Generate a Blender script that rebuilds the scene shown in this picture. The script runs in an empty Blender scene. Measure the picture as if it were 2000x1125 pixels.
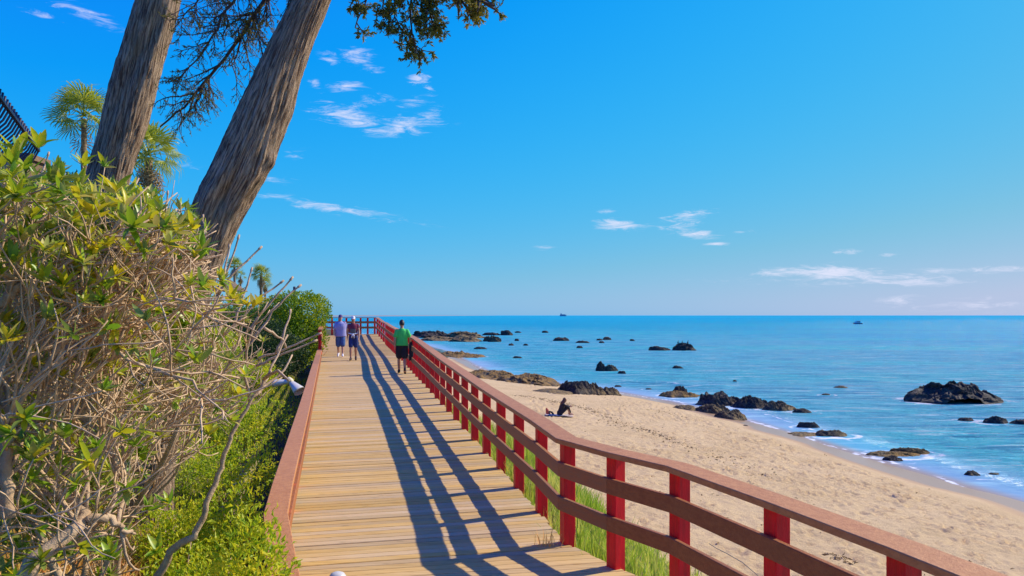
import bpy, math, random
import numpy as np
from mathutils import Vector, Matrix

random.seed(7)
RNG = np.random.default_rng(11)
SC = bpy.context.scene
COL = SC.collection
R = math.radians

# ------------------------------------------------------------------ camera
EYE = 6.0                       # camera height above the sea (sea level is z = 0)
FPX = 1444.0                    # focal length in photograph pixels (2000 wide)
HOR = 616.0                     # pixel row of the horizon
cam_data = bpy.data.cameras.new('camera')
cam_data.sensor_width = 36.0
cam_data.lens = 36.0 * FPX / 2000.0
cam_data.shift_y = (HOR - 562.5) / 2000.0
cam_data.clip_start = 0.05
cam_data.clip_end = 120000.0
cam = bpy.data.objects.new('camera', cam_data)
cam.location = (0, 0, EYE)
cam.rotation_euler = (R(90), 0, 0)
COL.objects.link(cam)
SC.camera = cam

# ------------------------------------------------------------------ light
SUN_AZ, SUN_EL = R(64.0), R(37.0)          # azimuth from +Y towards +X
SKY_STRENGTH = 0.115
SUN_STRENGTH = 5.0
SC.view_settings.view_transform = 'Standard'
SC.view_settings.look = 'None'
SC.view_settings.gamma = 1.0
SC.view_settings.use_curve_mapping = False
SC.view_settings.exposure = 0.1
SC.cycles.max_bounces = 8
SC.cycles.transparent_max_bounces = 8
SC.cycles.use_denoising = True

sun_data = bpy.data.lights.new('sun', 'SUN')
sun_data.energy = SUN_STRENGTH
sun_data.angle = R(0.53)
sun_data.color = (1.0, 0.88, 0.68)
sun = bpy.data.objects.new('sun', sun_data)
sdir = Vector((math.sin(SUN_AZ) * math.cos(SUN_EL), math.cos(SUN_AZ) * math.cos(SUN_EL), math.sin(SUN_EL)))
sun.rotation_euler = sdir.to_track_quat('Z', 'Y').to_euler()
sun.location = (20, 10, 30)
COL.objects.link(sun)

world = bpy.data.worlds.new('World')
SC.world = world
world.use_nodes = True


class NT:
    """small helper to write node trees"""
    def __init__(self, tree):
        self.t = tree
        tree.nodes.clear()

    def n(self, kind, **kw):
        nd = self.t.nodes.new(kind)
        for k, v in kw.items():
            if k.startswith('i_'):
                key = k[2:]
                key = int(key) if key.isdigit() else key.replace('_', ' ')
                self.set(nd.inputs[key], v)
            else:
                setattr(nd, k, v)
        return nd

    def set(self, sock, v):
        if isinstance(v, bpy.types.NodeSocket):
            self.t.links.new(v, sock)
        else:
            sock.default_value = v

    def math(self, op, a, b=None, c=None, clamp=False):
        nd = self.n('ShaderNodeMath', operation=op, use_clamp=clamp)
        self.set(nd.inputs[0], a)
        if b is not None: self.set(nd.inputs[1], b)
        if c is not None: self.set(nd.inputs[2], c)
        return nd.outputs[0]

    def mix(self, fac, a, b, blend='MIX'):
        nd = self.n('ShaderNodeMix', data_type='RGBA', blend_type=blend)
        self.set(nd.inputs[0], fac)
        self.set(nd.inputs[6], a if isinstance(a, bpy.types.NodeSocket) else (*a, 1))
        self.set(nd.inputs[7], b if isinstance(b, bpy.types.NodeSocket) else (*b, 1))
        return nd.outputs[2]

    def smooth(self, v, lo, hi, a=0.0, b=1.0):
        nd = self.n('ShaderNodeMapRange', interpolation_type='SMOOTHSTEP')
        for i, x in enumerate((v, lo, hi, a, b)):
            self.set(nd.inputs[i], x)
        return nd.outputs[0]

    def mapping(self, vec, loc=(0, 0, 0), rot=(0, 0, 0), scale=(1, 1, 1), kind='POINT'):
        nd = self.n('ShaderNodeMapping', vector_type=kind)
        self.set(nd.inputs[0], vec)
        nd.inputs[1].default_value = loc
        nd.inputs[2].default_value = rot
        nd.inputs[3].default_value = scale
        return nd.outputs[0]

    def noise(self, vec, scale=1.0, detail=4.0, rough=0.55, dist=0.0):
        nd = self.n('ShaderNodeTexNoise')
        self.set(nd.inputs['Vector'], vec)
        nd.inputs['Scale'].default_value = scale
        nd.inputs['Detail'].default_value = detail
        nd.inputs['Roughness'].default_value = rough
        nd.inputs['Distortion'].default_value = dist
        return nd.outputs['Fac']


def build_world():
    t = NT(world.node_tree)
    out = t.n('ShaderNodeOutputWorld')
    bg = t.n('ShaderNodeBackground')
    bg.inputs[1].default_value = SKY_STRENGTH
    sky = t.n('ShaderNodeTexSky', sky_type='NISHITA')
    sky.sun_disc = False
    sky.sun_elevation = SUN_EL
    sky.sun_rotation = SUN_AZ
    sky.altitude = 10
    sky.air_density = 1.0
    sky.dust_density = 0.35
    sky.ozone_density = 2.2
    # the whole sky is graded alike: the photograph is a very saturated one
    sep = t.n('ShaderNodeSeparateColor')
    t.set(sep.inputs[0], sky.outputs[0])
    comb = t.n('ShaderNodeCombineColor')
    red = t.math('MAXIMUM', t.math('MULTIPLY_ADD', t.math('POWER', sep.outputs[0], 2.1), 0.056, -0.13), 0.03)
    grn = t.math('MAXIMUM', t.math('SUBTRACT', 5.35, t.math('DIVIDE', 7.2, t.math('MAXIMUM', sep.outputs[1], 0.5))), 0.35)
    red = t.math('DIVIDE', red, t.math('MULTIPLY_ADD', red, 0.13, 0.92))
    blu = t.math('MAXIMUM', t.math('MULTIPLY_ADD', red, -0.80, 7.65), 6.3)
    for i, ch in enumerate((t.math('MINIMUM', red, t.math('MULTIPLY', grn, 0.84)), grn, blu)):
        t.set(comb.inputs[i], ch)
    # clouds, placed by azimuth and elevation
    tc = t.n('ShaderNodeTexCoord')
    sx = t.n('ShaderNodeSeparateXYZ')
    t.set(sx.inputs[0], tc.outputs['Generated'])
    az = t.math('ARCTAN2', sx.outputs[0], sx.outputs[1])
    el = t.math('ARCSINE', sx.outputs[2])
    v = t.n('ShaderNodeCombineXYZ')
    t.set(v.inputs[0], az)
    t.set(v.inputs[1], el)
    v = v.outputs[0]
    blobs = [  # px, py, half width px, half height px, tilt deg, strength
        (690, 232, 75, 17, -9, 0.85), (790, 246, 75, 15, 6, 0.75), (842, 224, 34, 12, 32, 0.5), (700, 112, 34, 16, -10, 0.7),
        (722, 131, 24, 7, -10, 0.75), (645, 112, 22, 10, -15, 0.6), (670, 171, 42, 9, 5, 0.8), (818, 154, 20, 8, 5, 0.95),
        (835, 170, 17, 5, -25, 0.6), (725, 197, 36, 10, 6, 0.6), (815, 200, 42, 8, 14, 0.6), (616, 165, 18, 7, -10, 0.6),
        (1208, 439, 56, 9, -6, 1.0), (1345, 420, 52, 9, 9, 0.72), (1320, 442, 44, 8, 8, 0.55), (1362, 458, 42, 7, -3, 1.0),
        (1398, 476, 24, 3.4, -2, 0.85), (1450, 453, 28, 3.4, 0, 0.75), (1178, 412, 20, 4, 0, 0.6), (1660, 491, 28, 5, 0, 0.8),
        (1735, 498, 20, 4, 0, 0.65), (1620, 533, 110, 13, -3, 1.05), (1740, 546, 150, 11, -3, 0.8), (1500, 535, 70, 5, 0, 0.7),
        (1925, 527, 120, 6, -1, 0.7), (1600, 549, 330, 8, 0, 0.35), (1755, 590, 50, 11, 3, 0.6), (1900, 596, 170, 12, 0, 0.42),
        (640, 405, 165, 8, -8, 0.80), (585, 300, 26, 9, 5, 0.5), (170, 30, 70, 11, -12, 0.62), (85, 30, 42, 6, -5, 0.5),
        (540, 352, 42, 7, -6, 0.5), (385, 325, 30, 7, -5, 0.45), (1060, 485, 26, 4, 0, 0.5),
    ]
    mask = None
    for (px, py, hw, hh, tilt, s) in blobs:
        u, w = (px - 1000) / FPX, (HOR - py) / FPX
        a0, e0 = math.atan(u), math.atan(w / math.sqrt(1 + u * u))
        ca = math.cos(a0)
        m = t.mapping(v, (a0, e0, 0), (0, 0, R(tilt)), (hw / FPX * ca * ca * 1.75, hh / FPX * ca * 2.1, 1), 'TEXTURE')
        ln = t.n('ShaderNodeVectorMath', operation='LENGTH')
        t.set(ln.inputs[0], m)
        k = t.smooth(ln.outputs['Value'], 1.0, 0.0, 0.0, s)
        mask = k if mask is None else t.math('MAXIMUM', mask, k)
    vs = t.mapping(v, scale=(9, 46, 1), rot=(0, 0, R(-5)))
    n1 = t.noise(vs, 2.4, 9, 0.70, 1.3)
    dens = t.math('ADD', mask, t.math('MULTIPLY', t.math('SUBTRACT', n1, 0.56), 2.9))
    dens = t.math('MULTIPLY', t.smooth(dens, 0.06, 1.2), t.smooth(mask, 0.0, 0.22))
    dens = t.math('MULTIPLY', dens, 0.82)
    col = t.mix(dens, comb.outputs[0], (6.6, 6.7, 8.2))
    t.set(bg.inputs[0], col)
    t.set(out.inputs[0], bg.outputs[0])


build_world()

# ------------------------------------------------------------------ generic helpers
def at(px, py, d):
    """photograph pixel -> point at depth d in front of the camera"""
    return np.array(((px - 1000.0) / FPX * d, d, EYE - (py - HOR) / FPX * d))


def lerp_table(tab, x):
    return np.interp(x, [a for a, _ in tab], [b for _, b in tab])


def _hash(ix, iy, iz, seed):
    h = (ix.astype(np.int64) * 374761393 + iy.astype(np.int64) * 668265263 + iz.astype(np.int64) * 2147483647 + seed * 1274126177) & 0xFFFFFFFF
    h = ((h ^ (h >> 13)) * 1274126177) & 0xFFFFFFFF
    h = h ^ (h >> 16)
    return (h & 0xFFFFFF) / float(0xFFFFFF)


def vnoise(x, y, z=0.0, seed=0):
    x, y, z = np.broadcast_arrays(np.asarray(x, float), np.asarray(y, float), np.asarray(z, float))
    ix, iy, iz = np.floor(x), np.floor(y), np.floor(z)
    fx, fy, fz = x - ix, y - iy, z - iz
    fx, fy, fz = [f * f * f * (f * (f * 6 - 15) + 10) for f in (fx, fy, fz)]
    r = 0
    for a in (0, 1):
        for b in (0, 1):
            for c in (0, 1):
                w = (fx if a else 1 - fx) * (fy if b else 1 - fy) * (fz if c else 1 - fz)
                r = r + w * _hash(ix + a, iy + b, iz + c, seed)
    return r * 2 - 1


def fbm(x, y, z=0.0, octaves=4, seed=0, gain=0.5, ridged=False):
    r, amp, f, tot = 0, 1.0, 1.0, 0.0
    for o in range(octaves):
        v = vnoise(np.asarray(x) * f, np.asarray(y) * f, np.asarray(z) * f, seed + o * 17)
        if ridged:
            v = 1 - 2 * np.abs(v)
        r = r + amp * v
        tot += amp
        amp *= gain
        f *= 2.03
    return r / tot


def tag(o, label=None, cat=None, group=None, kind=None):
    for k, v in (('label', label), ('category', cat), ('group', group), ('kind', kind)):
        if v:
            o[k] = v
    return o


def link(o, parent=None):
    COL.objects.link(o)
    if parent is not None:
        o.parent = parent
    return o


def empty(name, loc=(0, 0, 0), rz=0.0):
    o = bpy.data.objects.new(name, None)
    o.location = loc
    o.rotation_euler = (0, 0, rz)
    o.empty_display_size = 0.2
    COL.objects.link(o)
    return o


def copy_tree(o, parent=None):
    c = o.copy()
    COL.objects.link(c)
    c.parent = parent
    for ch in o.children:
        copy_tree(ch, c)
    return c


def np_mesh(name, V, F, mats, smooth=True, fmat=None):
    """V (n,3) array, F list of index arrays (each (k, sides))"""
    me = bpy.data.meshes.new(name)
    V = np.asarray(V, np.float32)
    F = [np.asarray(f, np.int32) for f in F if len(f)]
    me.vertices.add(len(V))
    me.vertices.foreach_set('co', V.ravel())
    nl = sum(f.size for f in F)
    me.loops.add(nl)
    me.loops.foreach_set('vertex_index', np.concatenate([f.ravel() for f in F]))
    np_ = sum(len(f) for f in F)
    me.polygons.add(np_)
    starts, s = [], 0
    for f in F:
        starts.append(np.arange(len(f), dtype=np.int32) * f.shape[1] + s)
        s += f.size
    me.polygons.foreach_set('loop_start', np.concatenate(starts))
    if fmat is not None:
        me.polygons.foreach_set('material_index', np.asarray(fmat, np.int32))
    me.polygons.foreach_set('use_smooth', np.full(np_, bool(smooth)))
    for m in (mats if isinstance(mats, (list, tuple)) else [mats]):
        me.materials.append(m)
    me.update(calc_edges=True)
    me.validate()
    return me


class MB:
    """collects geometry; build() links it as ONE mesh object"""
    def __init__(self):
        self.v, self.q, self.t, self.n = [], [], [], 0

    def add(self, V, Q=None, T=None):
        V = np.asarray(V, float).reshape(-1, 3)
        self.v.append(V)
        if Q is not None and len(Q): self.q.append(np.asarray(Q, np.int64) + self.n)
        if T is not None and len(T): self.t.append(np.asarray(T, np.int64) + self.n)
        self.n += len(V)

    def hexa(self, c8):
        """8 corners: bottom ring 0-3, top ring 4-7"""
        self.add(c8, [(3, 2, 1, 0), (4, 5, 6, 7), (0, 1, 5, 4), (1, 2, 6, 5), (2, 3, 7, 6), (3, 0, 4, 7)])

    def box(self, lo, hi):
        x0, y0, z0 = lo
        x1, y1, z1 = hi
        self.hexa([(x0, y0, z0), (x1, y0, z0), (x1, y1, z0), (x0, y1, z0), (x0, y0, z1), (x1, y0, z1), (x1, y1, z1), (x0, y1, z1)])

    def beam(self, a, b, side, w, h):
        """bar from a to b; side = horizontal unit vector across, w across, h vertical, a/b at the centre of the underside"""
        a, b, s = np.asarray(a, float), np.asarray(b, float), np.asarray(side, float)
        up = np.array((0, 0, h))
        self.hexa([a - s * w / 2, a + s * w / 2, b + s * w / 2, b - s * w / 2,
                   a - s * w / 2 + up, a + s * w / 2 + up, b + s * w / 2 + up, b - s * w / 2 + up])

    def tube(self, pts, rad, sides=6, cap=True, squash=1.0):
        P = np.asarray(pts, float)
        n = len(P)
        rad = np.broadcast_to(np.asarray(rad, float), (n,))
        T = np.gradient(P, axis=0)
        T /= np.linalg.norm(T, axis=1)[:, None] + 1e-12
        ref = np.array((0, 0, 1.0)) if abs(T[0, 2]) < 0.9 else np.array((1.0, 0, 0))
        N = np.cross(T, ref)
        N /= np.linalg.norm(N, axis=1)[:, None] + 1e-12
        B = np.cross(T, N)
        a = np.arange(sides) / sides * 2 * math.pi
        V = P[:, None] + rad[:, None, None] * (np.cos(a)[None, :, None] * N[:, None] + squash * np.sin(a)[None, :, None] * B[:, None])
        V = V.reshape(-1, 3)
        i = np.arange(n - 1)[:, None] * sides
        j = np.arange(sides)[None]
        k = (j + 1) % sides
        Q = np.stack([i + j, i + k, i + sides + k, i + sides + j], -1).reshape(-1, 4)
        T3 = None
        if cap:
            V = np.vstack([V, P[:1], P[-1:]])
            a0, a1 = n * sides, n * sides + 1
            jj = np.arange(sides)
            kk = (jj + 1) % sides
            T3 = np.vstack([np.stack([kk, jj, np.full(sides, a0)], -1),
                            np.stack([jj + (n - 1) * sides, kk + (n - 1) * sides, np.full(sides, a1)], -1)])
        self.add(V, Q, T3)

    def ball(self, c, r, seg=12, rings=8):
        r = np.broadcast_to(np.asarray(r, float), (3,))
        th = np.linspace(0, math.pi, rings + 1)
        ph = np.arange(seg) / seg * 2 * math.pi
        V = np.stack([np.sin(th)[:, None] * np.cos(ph), np.sin(th)[:, None] * np.sin(ph), np.cos(th)[:, None] + 0 * ph], -1) * r + np.asarray(c, float)
        i = np.arange(rings)[:, None] * seg
        j = np.arange(seg)[None]
        k = (j + 1) % seg
        self.add(V.reshape(-1, 3), np.stack([i + j, i + seg + j, i + seg + k, i + k], -1).reshape(-1, 4))

    def loft(self, rings, cap=True):
        """rings: list of (sides,3)"""
        Rg = np.asarray(rings, float)
        n, s, _ = Rg.shape
        V = Rg.reshape(-1, 3)
        i = np.arange(n - 1)[:, None] * s
        j = np.arange(s)[None]
        k = (j + 1) % s
        Q = np.stack([i + j, i + k, i + s + k, i + s + j], -1).reshape(-1, 4)
        T3 = None
        if cap:
            V = np.vstack([V, Rg[0].mean(0)[None], Rg[-1].mean(0)[None]])
            jj = np.arange(s)
            kk = (jj + 1) % s
            T3 = np.vstack([np.stack([kk, jj, np.full(s, n * s)], -1), np.stack([jj + (n - 1) * s, kk + (n - 1) * s, np.full(s, n * s + 1)], -1)])
        self.add(V, Q, T3)

    def mesh(self, name, mat, smooth=True):
        V = np.vstack(self.v)
        F = []
        if self.q: F.append(np.vstack(self.q))
        if self.t: F.append(np.vstack(self.t))
        return np_mesh(name, V, F, mat, smooth)

    def build(self, name, mat, parent=None, smooth=True):
        return link(bpy.data.objects.new(name, self.mesh(name, mat, smooth)), parent)


# ------------------------------------------------------------------ materials
def principled(name):
    m = bpy.data.materials.new(name)
    m.use_nodes = True
    t = NT(m.node_tree)
    out = t.n('ShaderNodeOutputMaterial')
    b = t.n('ShaderNodeBsdfPrincipled')
    t.set(out.inputs[0], b.outputs[0])
    return m, t, b


def simple(name, c1, c2=None, scale=8.0, rough=0.7, bump=0.0, bscale=None, spec=0.4, stretch=(1, 1, 1), rnd=0.0, detail=5, lo=0.3, hi=0.7, sheen=0.0):
    m, t, b = principled(name)
    tc = t.n('ShaderNodeTexCoord')
    v = t.mapping(tc.outputs['Object'], scale=stretch)
    n = t.noise(v, scale, detail, 0.6)
    col = t.mix(t.smooth(n, lo, hi), c1, c2 or tuple(x * 0.75 for x in c1))
    if rnd:
        oi = t.n('ShaderNodeObjectInfo')
        hsv = t.n('ShaderNodeHueSaturation')
        t.set(hsv.inputs['Color'], col)
        t.set(hsv.inputs['Value'], t.math('MULTIPLY_ADD', oi.outputs['Random'], rnd * 2, 1 - rnd))
        col = hsv.outputs[0]
    t.set(b.inputs['Base Color'], col)
    b.inputs['Roughness'].default_value = rough
    b.inputs['Specular IOR Level'].default_value = spec
    if bump:
        bn = t.n('ShaderNodeBump')
        bn.inputs['Strength'].default_value = bump
        bn.inputs['Distance'].default_value = 0.02
        t.set(bn.inputs['Height'], t.noise(v, bscale or scale * 3, 5, 0.65))
        t.set(b.inputs['Normal'], bn.outputs[0])
    return m


def leafy(name, c1, c2, c3=None, rough=0.45, trans=0.35, vscale=2.0, spec=0.35):
    """leaf material: colour varies from leaf to leaf (by island) and lets some light through"""
    m = bpy.data.materials.new(name)
    m.use_nodes = True
    t = NT(m.node_tree)
    out = t.n('ShaderNodeOutputMaterial')
    b = t.n('ShaderNodeBsdfPrincipled')
    g = t.n('ShaderNodeNewGeometry')
    oi = t.n('ShaderNodeObjectInfo')
    tc = t.n('ShaderNodeTexCoord')
    rn = t.math('FRACT', t.math('ADD', g.outputs['Random Per Island'], oi.outputs['Random']))
    col = t.mix(rn, c1, c2)
    if c3:
        n = t.noise(tc.outputs['Object'], vscale, 3)
        col = t.mix(t.smooth(t.math('ADD', n, t.math('MULTIPLY', t.math('FRACT', t.math('MULTIPLY', rn, 7.31)), 0.25)), 0.55, 0.8), col, c3)
    t.set(b.inputs['Base Color'], col)
    b.inputs['Roughness'].default_value = rough
    b.inputs['Specular IOR Level'].default_value = spec
    tr = t.n('ShaderNodeBsdfTranslucent')
    hs = t.n('ShaderNodeHueSaturation')
    hs.inputs['Value'].default_value = 1.5
    hs.inputs['Hue'].default_value = 0.485
    t.set(hs.inputs['Color'], col)
    t.set(tr.inputs[0], hs.outputs[0])
    mx = t.n('ShaderNodeMixShader')
    mx.inputs[0].default_value = trans
    t.set(mx.inputs[1], b.outputs[0])
    t.set(mx.inputs[2], tr.outputs[0])
    t.set(out.inputs[0], mx.outputs[0])
    return m


def plank_material(name, c_light, c_dark, c_grey):
    m, t, b = principled(name)
    tc = t.n('ShaderNodeTexCoord')
    oi = t.n('ShaderNodeObjectInfo')
    off = t.n('ShaderNodeCombineXYZ')
    for i in range(3):
        t.set(off.inputs[i], t.math('MULTIPLY', oi.outputs['Random'], 37.0 + 11 * i))
    va = t.n('ShaderNodeVectorMath', operation='ADD')
    t.set(va.inputs[0], tc.outputs['Object'])
    t.set(va.inputs[1], off.outputs[0])
    v = t.mapping(va.outputs[0], rot=(0, 0, R(-12)), scale=(0.9, 26, 26))
    g = t.noise(v, 2.0, 6, 0.65, 0.4)
    v2 = t.mapping(va.outputs[0], rot=(0, 0, R(-12)), scale=(0.5, 4, 4))
    g2 = t.noise(v2, 1.5, 3, 0.5)
    col = t.mix(t.smooth(g, 0.38, 0.72), c_light, c_dark)
    col = t.mix(t.math('MULTIPLY', t.smooth(g2, 0.45, 0.75), 0.6), col, c_grey)
    hs = t.n('ShaderNodeHueSaturation')
    t.set(hs.inputs['Color'], col)
    t.set(hs.inputs['Value'], t.math('MULTIPLY_ADD', oi.outputs['Random'], 0.30, 0.85))
    t.set(hs.inputs['Saturation'], t.math('MULTIPLY_ADD', t.math('FRACT', t.math('MULTIPLY', oi.outputs['Random'], 7.7)), 0.25, 0.87))
    # knots
    vk = t.mapping(va.outputs[0], rot=(0, 0, R(-12)), scale=(2.2, 9, 9))
    vo = t.n('ShaderNodeTexVoronoi')
    t.set(vo.inputs['Vector'], vk)
    vo.inputs['Scale'].default_value = 1.0
    col = t.mix(t.smooth(vo.outputs['Distance'], 0.13, 0.05, 0, 0.55), hs.outputs[0], tuple(x * 0.4 for x in c_dark))
    t.set(b.inputs['Base Color'], col)
    b.inputs['Roughness'].default_value = 0.75
    b.inputs['Specular IOR Level'].default_value = 0.25
    bn = t.n('ShaderNodeBump')
    bn.inputs['Strength'].default_value = 0.5
    bn.inputs['Distance'].default_value = 0.004
    t.set(bn.inputs['Height'], g)
    t.set(b.inputs['Normal'], bn.outputs[0])
    return m


M = {}
M['plank'] = plank_material('weathered_pine', (0.67, 0.455, 0.19), (0.48, 0.30, 0.11), (0.60, 0.43, 0.215))
M['joist'] = simple('dark_timber', (0.16, 0.10, 0.06), rough=0.85, bump=0.3)
M['red'] = simple('red_paint', (0.86, 0.004, 0.018), (0.60, 0.008, 0.014), 4, 0.5, 0.35, 30, 0.35, (6, 6, 0.7), rnd=0.12)
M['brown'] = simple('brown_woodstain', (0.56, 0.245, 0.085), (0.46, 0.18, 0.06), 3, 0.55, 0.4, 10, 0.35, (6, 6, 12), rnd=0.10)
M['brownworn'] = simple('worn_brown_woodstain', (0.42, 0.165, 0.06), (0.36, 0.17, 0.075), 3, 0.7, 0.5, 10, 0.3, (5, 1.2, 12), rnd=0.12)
M['brownshade'] = simple('shade_darkened_woodstain', (0.38, 0.135, 0.045), (0.30, 0.10, 0.035), 3, 0.55, 0.4, 10, 0.35, (6, 6, 12), rnd=0.10)  # the cap's stain again, darkened so the rail boards' shade is in the colour
M['bark'] = None
M['twig'] = simple('bare_twig_bark', (0.78, 0.55, 0.34), (0.50, 0.33, 0.19), 14, 0.8, 0.3, 60, 0.25)
M['stem'] = simple('grey_brown_stem_bark', (0.66, 0.47, 0.30), (0.42, 0.28, 0.17), 9, 0.85, 0.6, 40, 0.25)
M['leaf'] = leafy('glossy_pittosporum_leaf', (0.10, 0.27, 0.016), (0.30, 0.45, 0.02), (0.62, 0.55, 0.02), 0.38, 0.35, 1.6, 0.5)
M['leafolive'] = leafy('olive_curled_leaf', (0.13, 0.22, 0.04), (0.36, 0.40, 0.08), (0.54, 0.48, 0.12), 0.5, 0.3, 1.2, 0.4)
M['smallleaf'] = leafy('yellow_green_shrub_leaf', (0.20, 0.36, 0.012), (0.50, 0.57, 0.018), (0.70, 0.64, 0.03), 0.5, 0.40, 1.5)
M['hedgeleaf'] = leafy('hedge_leaf', (0.06, 0.17, 0.008), (0.20, 0.33, 0.012), (0.36, 0.43, 0.012), 0.5, 0.38, 0.9)
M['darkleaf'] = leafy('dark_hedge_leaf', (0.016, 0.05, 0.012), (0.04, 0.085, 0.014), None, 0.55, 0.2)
M['cypress'] = leafy('cypress_scale_leaf', (0.050, 0.090, 0.018), (0.15, 0.17, 0.022), (0.34, 0.27, 0.03), 0.6, 0.25, 1.5)
M['cypresstwig'] = simple('cypress_twig', (0.11, 0.075, 0.06), (0.07, 0.045, 0.04), 8, 0.9)
M['palmleaf'] = leafy('fan_palm_leaf', (0.20, 0.29, 0.025), (0.46, 0.47, 0.045), None, 0.45, 0.35)
M['palmdead'] = leafy('dry_palm_leaf', (0.30, 0.20, 0.09), (0.42, 0.28, 0.12), None, 0.8, 0.2)
M['palmtrunk'] = simple('palm_trunk_bark', (0.34, 0.24, 0.15), (0.20, 0.13, 0.08), 4, 0.9, 0.6, 14, 0.2, (1, 1, 5))
M['grass'] = leafy('bank_grass', (0.16, 0.32, 0.018), (0.36, 0.48, 0.04), (0.54, 0.54, 0.12), 0.55, 0.40, 1.1)
M['drygrass'] = leafy('dry_grass', (0.80, 0.40, 0.13), (0.70, 0.52, 0.17), (0.50, 0.44, 0.06), 0.7, 0.30, 2.5)
M['iron'] = simple('dark_painted_iron', (0.022, 0.022, 0.075), (0.03, 0.03, 0.06), 6, 0.45)
M['brick'] = simple('brown_pillar_stone', (0.26, 0.17, 0.11), (0.18, 0.115, 0.075), 6, 0.9, 0.6, 20)
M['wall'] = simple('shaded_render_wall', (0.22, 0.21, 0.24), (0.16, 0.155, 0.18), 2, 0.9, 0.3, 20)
M['stone'] = simple('low_stone_edging', (0.42, 0.34, 0.20), (0.27, 0.21, 0.12), 5, 0.9, 0.6, 20)
M['thatch'] = simple('dry_thatch', (0.30, 0.22, 0.15), (0.17, 0.12, 0.085), 5, 0.95, 0.9, 14, 0.1, (8, 8, 0.8))
M['white'] = simple('white_plastic', (0.66, 0.62, 0.58), (0.56, 0.52, 0.49), 4, 0.4)
M['beige'] = simple('beige_plastic', (0.80, 0.68, 0.42), (0.7, 0.58, 0.36), 4, 0.5)
M['skin'] = simple('tanned_skin', (0.52, 0.26, 0.16), (0.44, 0.21, 0.13), 6, 0.5, rnd=0.1)
M['skinpale'] = simple('pale_skin', (0.62, 0.36, 0.26), (0.55, 0.30, 0.21), 6, 0.5)  # a paler skin tone
M['hairdark'] = simple('black_hair', (0.015, 0.012, 0.014), (0.03, 0.022, 0.02), 30, 0.5)
M['hairbrown'] = simple('brown_hair', (0.13, 0.055, 0.025), (0.075, 0.032, 0.016), 30, 0.5)
M['hairblond'] = simple('light_hair', (0.55, 0.40, 0.24), (0.42, 0.29, 0.16), 30, 0.5)
M['lilac'] = simple('lilac_shirt_cloth', (0.36, 0.36, 0.66), (0.31, 0.30, 0.58), 5, 0.85, 0.4, 25)
M['denim'] = simple('blue_denim', (0.065, 0.14, 0.36), (0.045, 0.10, 0.27), 9, 0.85, 0.4, 40)
M['navy'] = simple('navy_denim', (0.025, 0.045, 0.20), (0.02, 0.035, 0.14), 9, 0.85, 0.4, 40)
M['maroon'] = simple('dark_red_cloth', (0.26, 0.035, 0.075), (0.20, 0.03, 0.06), 9, 0.85, 0.4, 30)
M['greyprint'] = simple('dark_grey_print', (0.075, 0.085, 0.10), (0.19, 0.17, 0.17), 30, 0.85)
M['green'] = simple('neon_green_shirt', (0.08, 0.66, 0.13), (0.06, 0.58, 0.10), 5, 0.8, 0.4, 25)
M['lime'] = simple('lime_sleeve_cloth', (0.42, 0.78, 0.20), (0.36, 0.70, 0.16), 5, 0.8, 0.4, 25)
M['black'] = simple('black_cloth', (0.012, 0.013, 0.022), (0.02, 0.02, 0.03), 6, 0.85, 0.3, 25)
M['cap'] = simple('purple_cap_cloth', (0.11, 0.065, 0.20), (0.09, 0.05, 0.16), 6, 0.8)
M['whitecloth'] = simple('white_cloth', (0.80, 0.78, 0.80), (0.72, 0.70, 0.74), 6, 0.8, 0.3, 25)
M['tan_shoe'] = simple('dark_sandal', (0.06, 0.03, 0.03), (0.04, 0.02, 0.02), 6, 0.7)
M['eye'] = simple('dark_eye', (0.02, 0.015, 0.015), None, 5, 0.3)
M['lip'] = simple('lips', (0.45, 0.14, 0.12), None, 5, 0.5)
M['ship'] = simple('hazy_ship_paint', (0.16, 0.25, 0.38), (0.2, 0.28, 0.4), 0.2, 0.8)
M['boat'] = simple('boat_white_paint', (0.60, 0.66, 0.75), (0.52, 0.58, 0.68), 2, 0.5)
M['boatblue'] = simple('boat_blue_paint', (0.03, 0.09, 0.26), None, 2, 0.5)
M['glassdark'] = simple('dark_window_glass', (0.02, 0.035, 0.06), None, 2, 0.1, spec=0.6)
M['bird'] = simple('black_feathers', (0.015, 0.014, 0.018), (0.03, 0.026, 0.03), 9, 0.6)
M['redbag'] = simple('red_bag_cloth', (0.45, 0.09, 0.06), (0.30, 0.06, 0.045), 8, 0.8, 0.4, 25)
M['towel'] = simple('pale_towel', (0.68, 0.55, 0.47), (0.58, 0.45, 0.38), 3, 0.95, 0.5, 60)
M['cable'] = simple('pale_cable', (0.30, 0.26, 0.20), None, 5, 0.7)
M['wrack'] = simple('dry_seaweed', (0.34, 0.21, 0.07), (0.14, 0.08, 0.03), 8, 0.9)


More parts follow.
